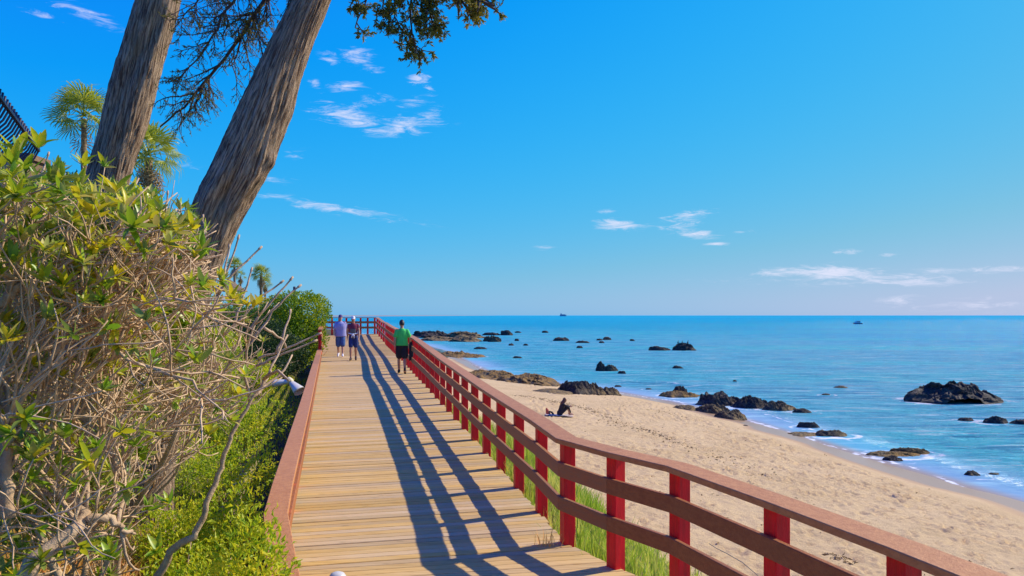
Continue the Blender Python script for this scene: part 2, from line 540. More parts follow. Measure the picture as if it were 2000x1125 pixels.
def bark_material():
    m, t, b = principled('cypress_bark')
    tc = t.n('ShaderNodeTexCoord')
    at_ = t.n('ShaderNodeAttribute', attribute_name='bark')      # (around * k, along, depth of groove)
    v = t.mapping(at_.outputs['Vector'], scale=(1, 1, 0))
    n1 = t.noise(t.mapping(v, scale=(15, 1.7, 1)), 2.0, 8, 0.70, 0.6)
    n2 = t.noise(t.mapping(v, scale=(44, 5, 1)), 2.0, 5, 0.7, 0.2)
    n3 = t.noise(tc.outputs['Object'], 1.7, 4, 0.6)
    col = t.mix(t.smooth(n1, 0.40, 0.60), (0.15, 0.09, 0.065), (0.74, 0.54, 0.38))
    col = t.mix(t.math('MULTIPLY', t.smooth(n2, 0.45, 0.7), 0.45), col, (0.30, 0.20, 0.145))
    col = t.mix(t.math('MULTIPLY', t.smooth(n3, 0.5, 0.75), 0.5), col, (0.36, 0.28, 0.17))
    t.set(b.inputs['Base Color'], col)
    b.inputs['Roughness'].default_value = 0.95
    b.inputs['Specular IOR Level'].default_value = 0.1
    bn = t.n('ShaderNodeBump')
    bn.inputs['Strength'].default_value = 1.0
    bn.inputs['Distance'].default_value = 0.06
    t.set(bn.inputs['Height'], t.math('ADD', n1, t.math('MULTIPLY', n2, 0.5)))
    t.set(b.inputs['Normal'], bn.outputs[0])
    return m


M['bark'] = bark_material()


def rock_material(name, dark, mid, brown, amount):
    m, t, b = principled(name)
    tc = t.n('ShaderNodeTexCoord')
    g = t.n('ShaderNodeNewGeometry')
    n1 = t.noise(tc.outputs['Object'], 1.6, 7, 0.65)
    n2 = t.noise(tc.outputs['Object'], 6.0, 6, 0.7)
    col = t.mix(t.smooth(n2, 0.4, 0.68), dark, mid)
    sp = t.n('ShaderNodeSeparateXYZ')
    t.set(sp.inputs[0], g.outputs['Normal'])
    k = t.math('MULTIPLY', t.smooth(n1, 0.60 - amount * 0.35, 0.85 - amount * 0.35), t.smooth(sp.outputs[2], 0.1, 0.8))
    col = t.mix(k, col, brown)
    t.set(b.inputs['Base Color'], col)
    t.set(b.inputs['Roughness'], t.smooth(n1, 0.3, 0.7, 0.55, 0.95))
    b.inputs['Specular IOR Level'].default_value = 0.3
    bn = t.n('ShaderNodeBump')
    bn.inputs['Strength'].default_value = 0.9
    bn.inputs['Distance'].default_value = 0.12
    t.set(bn.inputs['Height'], t.math('ADD', n2, t.math('MULTIPLY', t.noise(tc.outputs['Object'], 18, 4, 0.7), 0.4)))
    t.set(b.inputs['Normal'], bn.outputs[0])
    return m


M['rock_black'] = rock_material('black_wet_rock', (0.018, 0.015, 0.018), (0.085, 0.066, 0.058), (0.20, 0.145, 0.08), 0.40)
M['rock_brown'] = rock_material('brown_weedy_rock', (0.035, 0.024, 0.018), (0.12, 0.075, 0.036), (0.31, 0.175, 0.045), 0.75)
M['rock_mix'] = rock_material('dark_rock_with_brown_weed', (0.030, 0.022, 0.020), (0.13, 0.092, 0.062), (0.32, 0.21, 0.08), 0.75)

# ------------------------------------------------------------------ the boardwalk's course
# stations: right edge (x, y) and left edge (x, y) of the deck, near to far
def r_line(y): return 2.05 - 0.2175 * y
def l_line(y): return -0.43 - 0.245 * y

STATIONS = [((3.75, -4.0), (0.35, -4.0)), ((3.0, 0.0), (-0.30, 0.0)), ((2.30, 2.5), (-0.75, 2.4)), ((1.94, 3.66), (-1.02, 3.5)),
            ((1.64, 4.58), (-1.32, 4.35)), ((1.27, 5.60), (-1.62, 5.15)), ((0.87, 6.20), (-1.80, 5.65)), ((0.50, 6.85), (-1.97, 6.28))]
for _y in (12.0, 18.0, 24.0, 30.0, 37.0, 43.0):
    STATIONS.append(((r_line(_y), _y), (l_line(_y - 0.66), _y - 0.66)))
STATIONS.append(((-8.85, 48.6), (l_line(47.9) + 0.05, 47.9)))
SR = np.array([a for a, _ in STATIONS])
SL = np.array([b for _, b in STATIONS])
SM = (SR + SL) / 2
SLEN = np.concatenate([[0], np.cumsum(np.linalg.norm(np.diff(SM, axis=0), axis=1))])
DROP = [(-5, 2.12), (7, 2.11), (11, 2.07), (16.5, 1.986), (20, 1.915), (23, 1.90), (30, 1.78), (37, 1.75), (43, 1.72), (48.6, 1.21), (60, 1.2)]
CAP_R = [(-5, 1.13), (7, 1.13), (11, 1.08), (16.5, 0.94), (23, 0.72), (30, 0.63), (37, 0.55), (44.5, 0.40), (48.6, 0.12)]
CAP_L = [(-5, 1.56), (6, 1.55), (13, 1.52), (20, 1.43), (30, 1.34)]
CAP_LT = [(29, 0.60), (47.9, 0.10)]


def deck_z(y): return EYE - lerp_table(DROP, y)


def right_x(y): return np.interp(y, SR[:, 1], SR[:, 0])
def left_x(y): return np.interp(y, SL[:, 1], SL[:, 0])


# ------------------------------------------------------------------ terrain
SHORE = np.array([(19.5, -80), (18.5, -20), (17.8, 5), (17.0, 15), (16.2, 23.3), (15.6, 27.0), (15.0, 30.5), (14.4, 35.0), (13.4, 41), (12.5, 46.0),
                  (10.6, 52.0), (8.2, 57.5), (4.5, 62.5), (1.0, 68), (-2.0, 76), (-5, 90), (-9.5, 117), (-22, 165), (-44, 225), (-120, 420), (-420, 900), (-900, 1600)])


def shore_dist(x, y):
    """signed distance to the waterline: positive on the sea side"""
    x, y = np.asarray(x, float), np.asarray(y, float)
    best = np.full(x.shape, 1e9)
    for (a, b) in zip(SHORE[:-1], SHORE[1:]):
        d = b - a
        t = np.clip(((x - a[0]) * d[0] + (y - a[1]) * d[1]) / (d @ d), 0, 1)
        best = np.minimum(best, np.hypot(x - a[0] - t * d[0], y - a[1] - t * d[1]))
    xs = np.interp(y, SHORE[:, 1], SHORE[:, 0])
    return np.where(x > xs, best, -best)


def sstep(a, b, x):
    t = np.clip((x - a) / (b - a), 0, 1)
    return t * t * (3 - 2 * t)


def ground_z(x, y, fine=True):
    x, y = np.asarray(x, float), np.asarray(y, float)
    s = -shore_dist(x, y)                                   # metres inland
    wob = 0.35 * vnoise(x * 0.13, y * 0.13, 0, 5) + 0.12 * vnoise(x * 0.5, y * 0.5, 0, 6)
    s2 = s + wob
    sand = np.where(s2 > 0, 0.115 * s2 - 0.0022 * np.clip(s2, 0, 22) ** 2, 0.05 * s2)
    sand = np.clip(sand, -1.2, 1.45)
    xr, xl = right_x(y), left_x(y)
    dr = x - xr                                             # metres seaward of the deck's right edge
    dz = deck_z(y)
    bank_top = dz - 0.30 - 0.35 * sstep(14, 24, y)
    k = sstep(0.2, 4.2, dr + 0.25 * vnoise(x * 0.6, y * 0.6, 0, 9))
    z_right = bank_top * (1 - k) + np.maximum(sand, -1.2) * k
    z_right = np.where(s < 1.0, sand, z_right)
    dl = xl - x                                             # metres inland of the deck's left edge
    trench = dz - 0.85
    z_left = trench + (dz + 0.15 - trench) * sstep(0.75, 2.4, dl) + 0.6 * sstep(2.4, 6.0, dl) + 0.5 * sstep(6, 14, dl)
    z_left = z_left + 0.10 * vnoise(x * 0.9, y * 0.9, 0, 12) * sstep(0.8, 1.6, dl)
    under = trench + (bank_top - trench) * np.clip((x - xl) / np.maximum(xr - xl, 0.1), 0, 1)
    z = np.where(dr > 0, z_right, np.where(dl > 0, z_left, under))
    # land beyond the end of the boardwalk slopes down to the rocks
    far = sstep(50, 62, y)
    inland = np.clip(s, 0, 60)
    z_far = np.where(s > 0, 1.4 * sstep(3, 14, inland) + 3.2 * sstep(20, 45, inland), sand)
    z = z * (1 - far) + np.where(s < 0.5, sand, np.maximum(z_far, sand)) * far
    return z


def graded(breaks):
    """coordinates from (end, step) pieces"""
    out = [breaks[0][0]]
    for (a, _), (b, st) in zip(breaks[:-1], breaks[1:]):
        n = max(1, int(round((b - a) / st)))
        out += list(a + (b - a) * (np.arange(1, n + 1) / n))
    return np.array(out)


def grid_faces(nx, ny):
    i = np.arange(ny - 1)[:, None] * nx
    j = np.arange(nx - 1)[None]
    return np.stack([i + j, i + j + 1, i + nx + j + 1, i + nx + j], -1).reshape(-1, 4)


def point_attr(me, name, vals, kind='FLOAT'):
    a = me.attributes.new(name, kind, 'POINT')
    a.data.foreach_set('value' if kind == 'FLOAT' else 'vector', np.asarray(vals, np.float32).ravel())


def sand_material():
    m, t, b = principled('beach_sand_and_earth')
    tc = t.n('ShaderNodeTexCoord')
    P = tc.outputs['Object']
    wet = t.n('ShaderNodeAttribute', attribute_name='wet').outputs['Fac']
    soil = t.n('ShaderNodeAttribute', attribute_name='soil').outputs['Fac']
    n1 = t.noise(P, 0.45, 5, 0.6)
    n2 = t.noise(P, 5.0, 6, 0.7)
    n3 = t.noise(P, 40.0, 3, 0.7)
    col = t.mix(t.smooth(n1, 0.3, 0.7), (0.70, 0.50, 0.255), (0.61, 0.425, 0.205))
    col = t.mix(t.math('MULTIPLY', t.smooth(n2, 0.5, 0.75), 0.5), col, (0.46, 0.29, 0.115))
    col = t.mix(t.math('MULTIPLY', t.smooth(n3, 0.45, 0.8), 0.30), col, (0.82, 0.64, 0.38))
    wn = t.math('ADD', wet, t.math('MULTIPLY', t.math('SUBTRACT', n1, 0.5), 0.25))
    col = t.mix(t.smooth(wn, 0.35, 0.75), col, (0.44, 0.28, 0.15))
    earth = t.mix(t.smooth(n2, 0.35, 0.7), (0.115, 0.095, 0.035), (0.055, 0.06, 0.02))
    col = t.mix(t.smooth(t.math('ADD', soil, t.math('MULTIPLY', t.math('SUBTRACT', n2, 0.5), 0.8)), 0.35, 0.65), col, earth)
    t.set(b.inputs['Base Color'], col)
    t.set(b.inputs['Roughness'], t.smooth(wn, 0.55, 0.85, 0.95, 0.28))
    b.inputs['Specular IOR Level'].default_value = 0.3
    bn = t.n('ShaderNodeBump')
    t.set(bn.inputs['Strength'], t.smooth(wn, 0.2, 0.7, 0.8, 0.05))
    bn.inputs['Distance'].default_value = 0.07
    t.set(bn.inputs['Height'], t.math('ADD', n2, t.math('MULTIPLY', n3, 0.25)))
    t.set(b.inputs['Normal'], bn.outputs[0])
    return m


def build_ground():
    gx = graded([(-3000, 0), (-400, 650), (-90, 60), (-30, 6), (-12, 0.8), (1, 0.3), (18, 0.085), (24, 0.5), (60, 6)])
    gy = graded([(-40, 0), (-6, 4), (9, 0.35), (36, 0.085), (62, 0.22), (110, 1.2), (260, 8), (900, 80), (2000, 400)])
    X, Y = np.meshgrid(gx, gy)
    Z = ground_z(X, Y)
    s = -shore_dist(X, Y)
    # dry sand is trodden: many footprints and scuffs pressed into it
    rng = np.random.default_rng(5)
    N = 9500
    fx, fy = rng.uniform(1, 17.5, N), rng.uniform(9.5, 58, N)
    keep = -shore_dist(fx, fy) > 2.6
    dens = vnoise(fx * 0.25, fy * 0.25, 0, 33) + 0.5 * sstep(20, 12, fy)
    keep &= dens > rng.uniform(-0.9, 0.6, N)
    for x0, y0, a, dep, ln, wd in zip(fx[keep], fy[keep], rng.uniform(0, 3.14, N), rng.uniform(0.018, 0.055, N), rng.uniform(0.10, 0.20, N), rng.uniform(0.06, 0.10, N)):
        i0, i1 = np.searchsorted(gx, (x0 - 0.6, x0 + 0.6))
        j0, j1 = np.searchsorted(gy, (y0 - 0.6, y0 + 0.6))
        xx, yy = X[j0:j1, i0:i1] - x0, Y[j0:j1, i0:i1] - y0
        u = (xx * math.cos(a) + yy * math.sin(a)) / ln
        w = (-xx * math.sin(a) + yy * math.cos(a)) / wd
        q = u * u + w * w
        Z[j0:j1, i0:i1] += dep * (-1.25 * np.exp(-q * 1.5) + 0.75 * np.exp(-(np.sqrt(q) - 1.35) ** 2 * 5))
    dry = sstep(2.0, 4.5, s) * (X > right_x(Y) + 2.5) * (Y < 90)
    Z += dry * (0.03 * fbm(X * 1.6, Y * 1.6, 0, 3, 21) + 0.018 * fbm(X * 6, Y * 6, 0, 2, 22))
    me = np_mesh('ground', np.stack([X, Y, Z], -1).reshape(-1, 3), [grid_faces(len(gx), len(gy))], sand_material())
    wet = sstep(3.2, 0.4, s + 0.5 * vnoise(X * 0.35, Y * 0.35, 0, 40))
    dr = X - right_x(Y)
    soil = np.where(dr < 0, 1.0, sstep(3.4, 2.0, dr + 0.5 * vnoise(X * 0.8, Y * 0.8, 0, 41)) * sstep(26, 15, Y))
    soil = np.maximum(soil, sstep(10, 20, s) * sstep(55, 65, Y))
    point_attr(me, 'wet', wet)
    point_attr(me, 'soil', soil)
    return tag(link(bpy.data.objects.new('ground', me)), kind='structure')


GROUND = build_ground()


_gx, _gy = np.arange(-14, 4.01, 0.1), np.arange(1.5, 32.01, 0.1)
_gz = ground_z(*np.meshgrid(_gx, _gy))


def quick_z(x, y):
    i = min(max(int((x + 14) / 0.1), 0), len(_gx) - 1)
    j = min(max(int((y - 1.5) / 0.1), 0), len(_gy) - 1)
    return _gz[j, i]


def ground_hit(px, py, lo=3.0, hi=260.0, z_min=0.0):
    """where the sight line through a pixel meets the ground or the sea"""
    ds = np.concatenate([np.arange(lo, 60, 0.1), np.arange(60, hi, 0.5)])
    x = (px - 1000) / FPX * ds
    z = EYE - (py - HOR) / FPX * ds
    g = np.maximum(ground_z(x, ds), z_min)
    i = int(np.argmax(z <= g))
    return np.array((x[i], ds[i], g[i]))


# ------------------------------------------------------------------ rocks (placed before the sea: foam gathers round them)
ROCK_LIST = [
    # x0, x1, top, base, material, depth ratio, cragginess, label
    (1767, 1956, 738, 789, 'black', 0.62, 1.0, 'largest black craggy rock, standing alone in the sea at the right'),
    (1872, 1902, 812, 823, 'black', 0.6, 0.6, 'small dark rock in foam left of the two rocks at the right edge'),
    (1919, 1971, 808, 828, 'black', 0.6, 0.9, 'dark craggy rock second from the right edge, below the largest rock'),
    (1973, 2030, 815, 830, 'black', 0.6, 0.9, 'dark rock cut by the right edge of the picture'),
    (1685, 1790, 876, 893, 'brown', 0.5, 0.8, 'flat brown weedy rock in shallow water, left arm of a crossed pair'),
    (1735, 1817, 869, 888, 'brown', 0.35, 0.8, 'flat brown weedy rock in shallow water, right arm of a crossed pair'),
    (1724, 1762, 885, 901, 'black', 0.7, 0.7, 'small black rock at the near foot of the crossed brown rocks'),
    (1883, 1916, 914, 931, 'mix', 0.7, 0.8, 'small dark rock nearest the waterline at the lower right'),
    (1930, 1953, 919, 928, 'mix', 0.6, 0.5, 'tiny low rock just right of the small dark waterline rock'),
    (1532, 1612, 842, 854, 'mix', 0.7, 0.7, 'low flat rock at the foot of the rounded shallow-water rock'),
    (1590, 1660, 835, 853, 'mix', 0.5, 0.8, 'rounded dark brown rock with splashing foam in the shallows'),
    (1556, 1600, 820, 836, 'black', 0.5, 0.7, 'small dark rock with a curl of white foam behind it'),
    (1358, 1452, 760, 795, 'black', 0.85, 1.0, 'long black reef by the beach, tall left end'),
    (1430, 1502, 768, 799, 'black', 0.85, 1.0, 'long black reef by the beach, middle hump'),
    (1488, 1552, 778, 803, 'mix', 0.85, 1.0, 'long black reef by the beach, right-hand hump'),
    (1549, 1590, 794, 807, 'black', 0.5, 0.7, 'low black tip at the seaward end of the long reef'),
    (1358, 1425, 783, 808, 'mix', 0.9, 0.9, 'dark brown slab in front of the long reef, at the sand'),
    (1395, 1456, 793, 819, 'mix', 0.9, 0.9, 'dark brown rock at the near end of the long reef'),
    (1315, 1361, 783, 801, 'mix', 1.2, 0.7, 'low brown rocks half buried in sand left of the long reef'),
    (1291, 1366, 760, 777, 'brown', 0.8, 0.7, 'low brown rock base around the pointed black rock by the beach'),
    (1312, 1346, 749, 772, 'black', 0.6, 1.0, 'pointed black rock rising from the low brown rock by the beach'),
    (1451, 1461, 827, 832, 'black', 0.7, 0.3, 'lone black pebble on the wet sand'),
    (1628, 1659, 751, 759, 'mix', 0.5, 0.5, 'small flat rock in open water left of the largest rock'),
    (1605, 1622, 766, 772, 'mix', 0.5, 0.5, 'tiny rock awash below the small flat rock in open water'),
    (1431, 1440, 740, 746, 'black', 0.6, 0.4, 'tiny black rock in open water beyond the long reef'),
    (1310, 1360, 667, 685, 'black', 0.5, 0.9, 'black sea rock with birds standing on it'),
    (1267, 1306, 674, 685, 'black', 0.45, 0.8, 'low black sea rock just left of the rock with birds'),
    (1313, 1334, 712, 720, 'black', 0.5, 0.6, 'small black rock below the rock with birds'),
    (1164, 1186, 702, 725, 'black', 0.7, 0.9, 'upright black rock with a blunt top in the sea'),
    (1178, 1206, 709, 725, 'mix', 0.6, 0.9, 'sloping brownish rock joined to the upright black rock'),
    (1207, 1224, 722, 730, 'black', 0.6, 0.6, 'small black rock right of the upright rock'),
    (1199, 1215, 750, 756, 'black', 0.6, 0.5, 'small black rock in the breaking wave, left one'),
    (1260, 1275, 756, 761, 'black', 0.6, 0.4, 'small black rock in the breaking wave, right one'),
    (1090, 1152, 739, 770, 'black', 0.95, 0.8, 'smooth black boulder at the edge of the sand'),
    (1130, 1182, 742, 771, 'mix', 1.0, 1.1, 'cracked grey rock heap right of the black boulder'),
    (1168, 1212, 752, 772, 'mix', 1.0, 0.9, 'tumbled rocks at the seaward end of the beach heap'),
    (1040, 1110, 752, 769, 'mix', 1.3, 0.8, 'low grey rock slabs lying in sand left of the black boulder'),
    (914, 1005, 713, 742, 'brown', 2.2, 1.5, 'broad orange-brown weedy reef beside the railing'),
    (980, 1088, 720, 751, 'brown', 1.7, 1.5, 'orange-brown weedy reef reaching to the black boulder'),
    (855, 915, 680, 698, 'brown', 2.4, 1.5, 'brown weedy reef behind the railing, left half'),
    (893, 948, 686, 699, 'brown', 1.8, 1.4, 'brown weedy reef behind the railing, right tip in the water'),
    (1001, 1021, 694, 700, 'black', 0.5, 0.5, 'small flat black rock right of the brown reef tip'),
    (926, 952, 676, 682, 'black', 0.4, 0.5, 'thin flat rock awash between the far ledge and the brown reef'),
    (805, 880, 644, 660, 'black', 0.8, 1.1, 'long far rock ledge, left stretch'),
    (865, 945, 645, 661, 'mix', 0.8, 1.1, 'long far rock ledge, right stretch'),
    (820, 900, 655, 666, 'mix', 0.8, 0.9, 'lower dark ledge in front of the long far ledge, left part'),
    (880, 940, 657, 668, 'mix', 0.8, 0.9, 'lower dark ledge in front of the long far ledge, right part'),
    (943, 961, 654, 667, 'mix', 0.7, 0.8, 'reddish block at the end of the lower far ledge'),
    (954, 979, 653, 668, 'mix', 0.6, 0.9, 'dark lump right of the reddish block on the far ledge'),
    (940, 978, 648, 655, 'black', 0.4, 0.7, 'low dark rocks between the far ledge and the pointed far rock'),
    (976, 1000, 643, 655, 'black', 0.6, 0.7, 'pointed dark rock at the end of the far ledge'),
    (1006, 1018, 646, 650, 'black', 0.5, 0.4, 'tiny far rock right of the pointed dark rock'),
    (1058, 1072, 645, 650, 'black', 0.5, 0.4, 'tiny rock farthest out in the middle of the sea'),
    (1005, 1015, 660, 666, 'black', 0.6, 0.5, 'small dark far rock, upper of three below the pointed rock'),
    (993, 1005, 669, 675, 'black', 0.6, 0.5, 'small dark far rock, left of three below the pointed rock'),
    (1022, 1032, 670, 675, 'black', 0.6, 0.5, 'small dark far rock, right of three below the pointed rock'),
    (1080, 1112, 657, 666, 'black', 0.45, 0.6, 'low oblong black rock in the middle of the far water'),
    (1123, 1153, 664, 670, 'black', 0.4, 0.5, 'flat dark rock right of the oblong black rock'),
    (1126, 1138, 674, 680, 'black', 0.6, 0.6, 'small rock below the flat dark rock in the far water'),
    (1165, 1177, 660, 665, 'black', 0.6, 0.4, 'small dark rock left of the domed far rock'),
    (1177, 1194, 656, 664, 'black', 0.6, 0.6, 'domed dark rock in the far water'),
    (1169, 1181, 665, 670, 'black', 0.5, 0.4, 'small flat rock just below the domed far rock'),
    (1230, 1240, 661, 666, 'black', 0.6, 0.4, 'tiny lone rock between the domed rock and the rock with birds'),
]


def rock_spec(i, e):
    x0, x1, yt, yb, mat, ratio, crag, label = e
    hit = ground_hit((x0 + x1) / 2, yb)
    d0, zg = hit[1], hit[2]
    w = (x1 - x0) / FPX * d0
    dep = max(w * ratio, 0.25)
    dc = d0 + dep / 2
    w = (x1 - x0) / FPX * dc
    h = 0.88 * (EYE - zg - (yt - HOR) / FPX * (dc + dep * 0.22))
    h = float(np.clip(h * (0.65 if ratio > 1.1 else 1.0), 0.10 * w ** 0.5, 2.6))
    return dict(x=((x0 + x1) / 2 - 1000) / FPX * dc, y=dc, z=zg, w=w, d=dep, h=h, mat=mat, crag=crag, label=label, seed=100 + i * 7)


ROCKS = [rock_spec(i, e) for i, e in enumerate(ROCK_LIST)]


def build_rock(r):
    n = 96 if r['w'] / r['y'] > 0.03 else (52 if r['w'] / r['y'] > 0.012 else 22)
    nv = n
    u, v = np.meshgrid(np.linspace(-1.12, 1.12, n), np.linspace(-1.12, 1.12, nv))
    s = r['seed']
    warp = 0.20 * r['crag']
    k = 1.7
    uu = u + warp * fbm(u * k + s, v * k, 0, 3, s)
    vv = v + warp * fbm(u * k - s, v * k, 3, 3, s + 1)
    rr = np.sqrt(uu ** 2 + vv ** 2) / (1 + 0.28 * fbm(np.arctan2(vv, uu) * 0.9, s, 0, 2, s + 2))
    prof = np.clip(1 - rr ** 4.2, -0.6, 1)
    f = 2.2 + 0.3 * r['w'] ** 0.5
    asp = r['d'] / r['w']
    ridg = fbm(u * f * 1.3, v * f * 1.3 * max(asp, 0.5), 0.5, 6, s + 3, 0.62, ridged=True)
    low = fbm(u * 1.3 + 9, v * 1.3, 0, 2, s + 4)
    cell = np.round(fbm(u * f * 1.6, v * f * 1.6, 0, 3, s + 6) * 5) / 5
    hgt = prof * (0.74 + 0.32 * low * r['crag'] + 0.36 * ridg * r['crag'] + 0.40 * cell * r['crag'] - 0.12 * u)
    top = np.percentile(hgt, 99.5)
    Z = np.where(hgt > 0, hgt / max(top, 0.2), hgt) * r['h']
    Z = np.where(prof < 0, prof * max(r['h'], 0.4), Z)
    X = u * r['w'] * 0.5 + 0.08 * r['w'] * r['crag'] * fbm(v * 3, Z * 2, u, 2, s + 8)
    Y = v * r['d'] * 0.5 + 0.05 * r['w'] * r['crag'] * fbm(u * 3, Z * 2, v, 2, s + 9)
    me = np_mesh('rock', np.stack([X, Y, Z - 0.05], -1).reshape(-1, 3), [grid_faces(n, nv)], M['rock_' + r['mat']], smooth=False)
    o = link(bpy.data.objects.new('rock', me))
    o.location = (r['x'], r['y'], r['z'])
    tag(o, r['label'], 'rock', 'rocks along the shore and in the sea')
    return o


# ------------------------------------------------------------------ sea
def sea_material():
    m, t, b = principled('sea_water')
    tc = t.n('ShaderNodeTexCoord')
    P = tc.outputs['Object']
    dep = t.n('ShaderNodeAttribute', attribute_name='shore').outputs['Fac']
    foam = t.n('ShaderNodeAttribute', attribute_name='foam').outputs['Fac']
    PX = t.mapping(P, rot=(0, 0, R(14)), scale=(0.35, 1, 1))
    n_big = t.noise(t.mapping(P, rot=(0, 0, R(8)), scale=(0.15, 1, 1)), 0.05, 4, 0.6)
    n_mid = t.noise(PX, 0.45, 5, 0.6, 0.3)
    n_fine = t.noise(PX, 1.9, 6, 0.65, 0.4)
    n_rip = t.noise(PX, 6.5, 4, 0.6, 0.2)
    shallow = (0.30, 0.40, 0.55)
    near = (0.07, 0.43, 0.56)
    far = (0.0, 0.37, 0.56)
    teal = (0.01, 0.50, 0.56)
    deepblue = (0.015, 0.17, 0.38)
    col = t.mix(t.smooth(dep, 0.3, 5.5), shallow, near)
    col = t.mix(t.smooth(dep, 10, 140), col, far)
    col = t.mix(t.math('MULTIPLY', t.smooth(n_big, 0.42, 0.66), 0.65), col, teal)
    col = t.mix(t.math('MULTIPLY', t.smooth(n_mid, 0.50, 0.74), t.smooth(dep, 3, 14, 0.1, 0.65)), col, deepblue)
    # wind ripples: wavelet contrast and glints painted as short dark and light streaks
    PS = t.mapping(P, rot=(0, 0, R(6)), scale=(0.16, 1, 1))
    st = t.noise(PS, 1.15, 7, 0.74, 0.5)
    st2 = t.noise(t.mapping(P, rot=(0, 0, R(4)), scale=(0.05, 1, 1)), 0.22, 5, 0.65, 0.4)
    col = t.mix(t.math('MULTIPLY', t.smooth(st, 0.52, 0.62), t.smooth(dep, 2, 9, 0.15, 0.85)), col, (0.015, 0.20, 0.38))
    col = t.mix(t.math('MULTIPLY', t.smooth(st, 0.47, 0.38), t.smooth(dep, 160, 6, 0.2, 0.8)), col, (0.36, 0.60, 0.66))
    col = t.mix(t.math('MULTIPLY', t.smooth(st2, 0.50, 0.70), t.smooth(dep, 6, 40, 0.1, 0.5)), col, (0.01, 0.22, 0.40))
    # clear water over sand at the very edge
    col = t.mix(t.smooth(dep, 1.1, 0.0), col, (0.38, 0.29, 0.235))
    fn = t.noise(t.mapping(P, scale=(0.6, 1, 1), rot=(0, 0, R(20))), 1.5, 7, 0.68, 0.8)
    ff = t.math('ADD', foam, t.math('MULTIPLY', t.math('SUBTRACT', fn, 0.55), 1.5))
    ff = t.smooth(ff, 0.38, 0.72)
    fleck = t.math('MULTIPLY', t.smooth(t.noise(PX, 1.25, 7, 0.72, 0.6), 0.70, 0.76), t.smooth(dep, 120, 8, 0.0, 0.6))
    ff = t.math('MAXIMUM', ff, fleck)
    col = t.mix(ff, col, (0.82, 0.84, 0.86))
    h = t.math('ADD', t.math('MULTIPLY', n_mid, 0.9), t.math('ADD', t.math('MULTIPLY', n_fine, 0.45), t.math('MULTIPLY', n_rip, 0.12)))
    bn = t.n('ShaderNodeBump')
    t.set(bn.inputs['Strength'], t.smooth(dep, 0.0, 5.0, 0.08, 1.0))
    bn.inputs['Distance'].default_value = 1.5
    t.set(bn.inputs['Height'], h)
    # ruffled water mirrors less at low angles than a flat sheet would
    df = t.n('ShaderNodeBsdfDiffuse')
    t.set(df.inputs['Color'], col)
    t.set(df.inputs['Normal'], bn.outputs[0])
    gl = t.n('ShaderNodeBsdfGlossy')
    gl.inputs['Color'].default_value = (1, 1, 1, 1)
    gl.inputs['Roughness'].default_value = 0.20
    t.set(gl.inputs['Normal'], bn.outputs[0])
    fr = t.n('ShaderNodeFresnel')
    fr.inputs[0].default_value = 1.33
    t.set(fr.inputs[1], bn.outputs[0])
    fac = t.math('MULTIPLY', t.math('MINIMUM', fr.outputs[0], 0.10), t.math('SUBTRACT', 1.0, ff))
    mx = t.n('ShaderNodeMixShader')
    t.set(mx.inputs[0], fac)
    t.set(mx.inputs[1], df.outputs[0])
    t.set(mx.inputs[2], gl.outputs[0])
    out = [n for n in t.t.nodes if n.type == 'OUTPUT_MATERIAL'][0]
    t.set(out.inputs[0], mx.outputs[0])
    t.t.nodes.remove(b)
    return m


def build_sea():
    gx = graded([(-60000, 0), (-6000, 9000), (-900, 900), (-120, 60), (-20, 6), (0, 0.6), (34, 0.22), (70, 1.0), (400, 20), (6000, 700), (60000, 9000)])
    gy = graded([(-60000, 0), (-300, 9000), (0, 60), (16, 1.0), (70, 0.22), (150, 0.9), (420, 6), (2000, 120), (12000, 1500), (80000, 9000)])
    X, Y = np.meshgrid(gx, gy)
    s = shore_dist(X, Y)
    Z = np.zeros_like(X)
    foam = np.zeros_like(X)
    # swash line and a second line a little out
    edge = s + 0.5 * vnoise(X * 0.35, Y * 0.35, 0, 50) + 0.35 * vnoise(X * 0.13, Y * 0.13, 0, 5)
    along = vnoise(X * 0.09, Y * 0.09, 0, 52)
    foam = np.maximum(foam, 0.70 * np.exp(-((edge - 0.20) / 0.26) ** 2) * (Y < 90))
    foam = np.maximum(foam, 0.74 * np.exp(-((edge - 2.1 - along) / 0.28) ** 2) * sstep(-0.1, 0.35, vnoise(X * 0.12, Y * 0.12, 0, 53) + 0.25) * (Y < 45))
    # one small breaker beyond the black boulder
    a, b = np.array((10.0, 66.0)), np.array((17.5, 62.0))
    d = b - a
    t = np.clip(((X - a[0]) * d[0] + (Y - a[1]) * d[1]) / (d @ d), 0, 1)
    dist = np.hypot(X - a[0] - t * d[0], Y - a[1] - t * d[1] - 0.8 * np.sin(t * 6))
    foam = np.maximum(foam, 0.72 * np.exp(-(dist / 0.85) ** 2) * (0.65 + 0.6 * vnoise(X * 0.6, Y * 0.6, 0, 71)) * (0.7 + 0.5 * vnoise(X * 0.25, Y * 0.25, 0, 72)))
    Z += 0.20 * np.exp(-(dist / 0.9) ** 2)
    for r in ROCKS:
        if r['z'] > 0.12 or r['y'] > 150:
            continue
        q = np.hypot((X - r['x']) / (r['w'] * 0.5 + 0.35), (Y - r['y'] + 0.15) / (r['d'] * 0.5 + 0.45))
        wgt = 0.60 if r['y'] < 60 else 0.44
        foam = np.maximum(foam, wgt * np.exp(-((q - 1.0) / 0.22) ** 2) * (1 + 0.5 * vnoise(X * 0.5, Y * 0.5, r['seed'], 60)))
    me = np_mesh('sea', np.stack([X, Y, Z], -1).reshape(-1, 3), [grid_faces(len(gx), len(gy))], sea_material())
    point_attr(me, 'shore', s)
    point_attr(me, 'foam', foam)
    return tag(link(bpy.data.objects.new('sea', me)), kind='structure')


build_sea()
for _r in ROCKS:
    build_rock(_r)


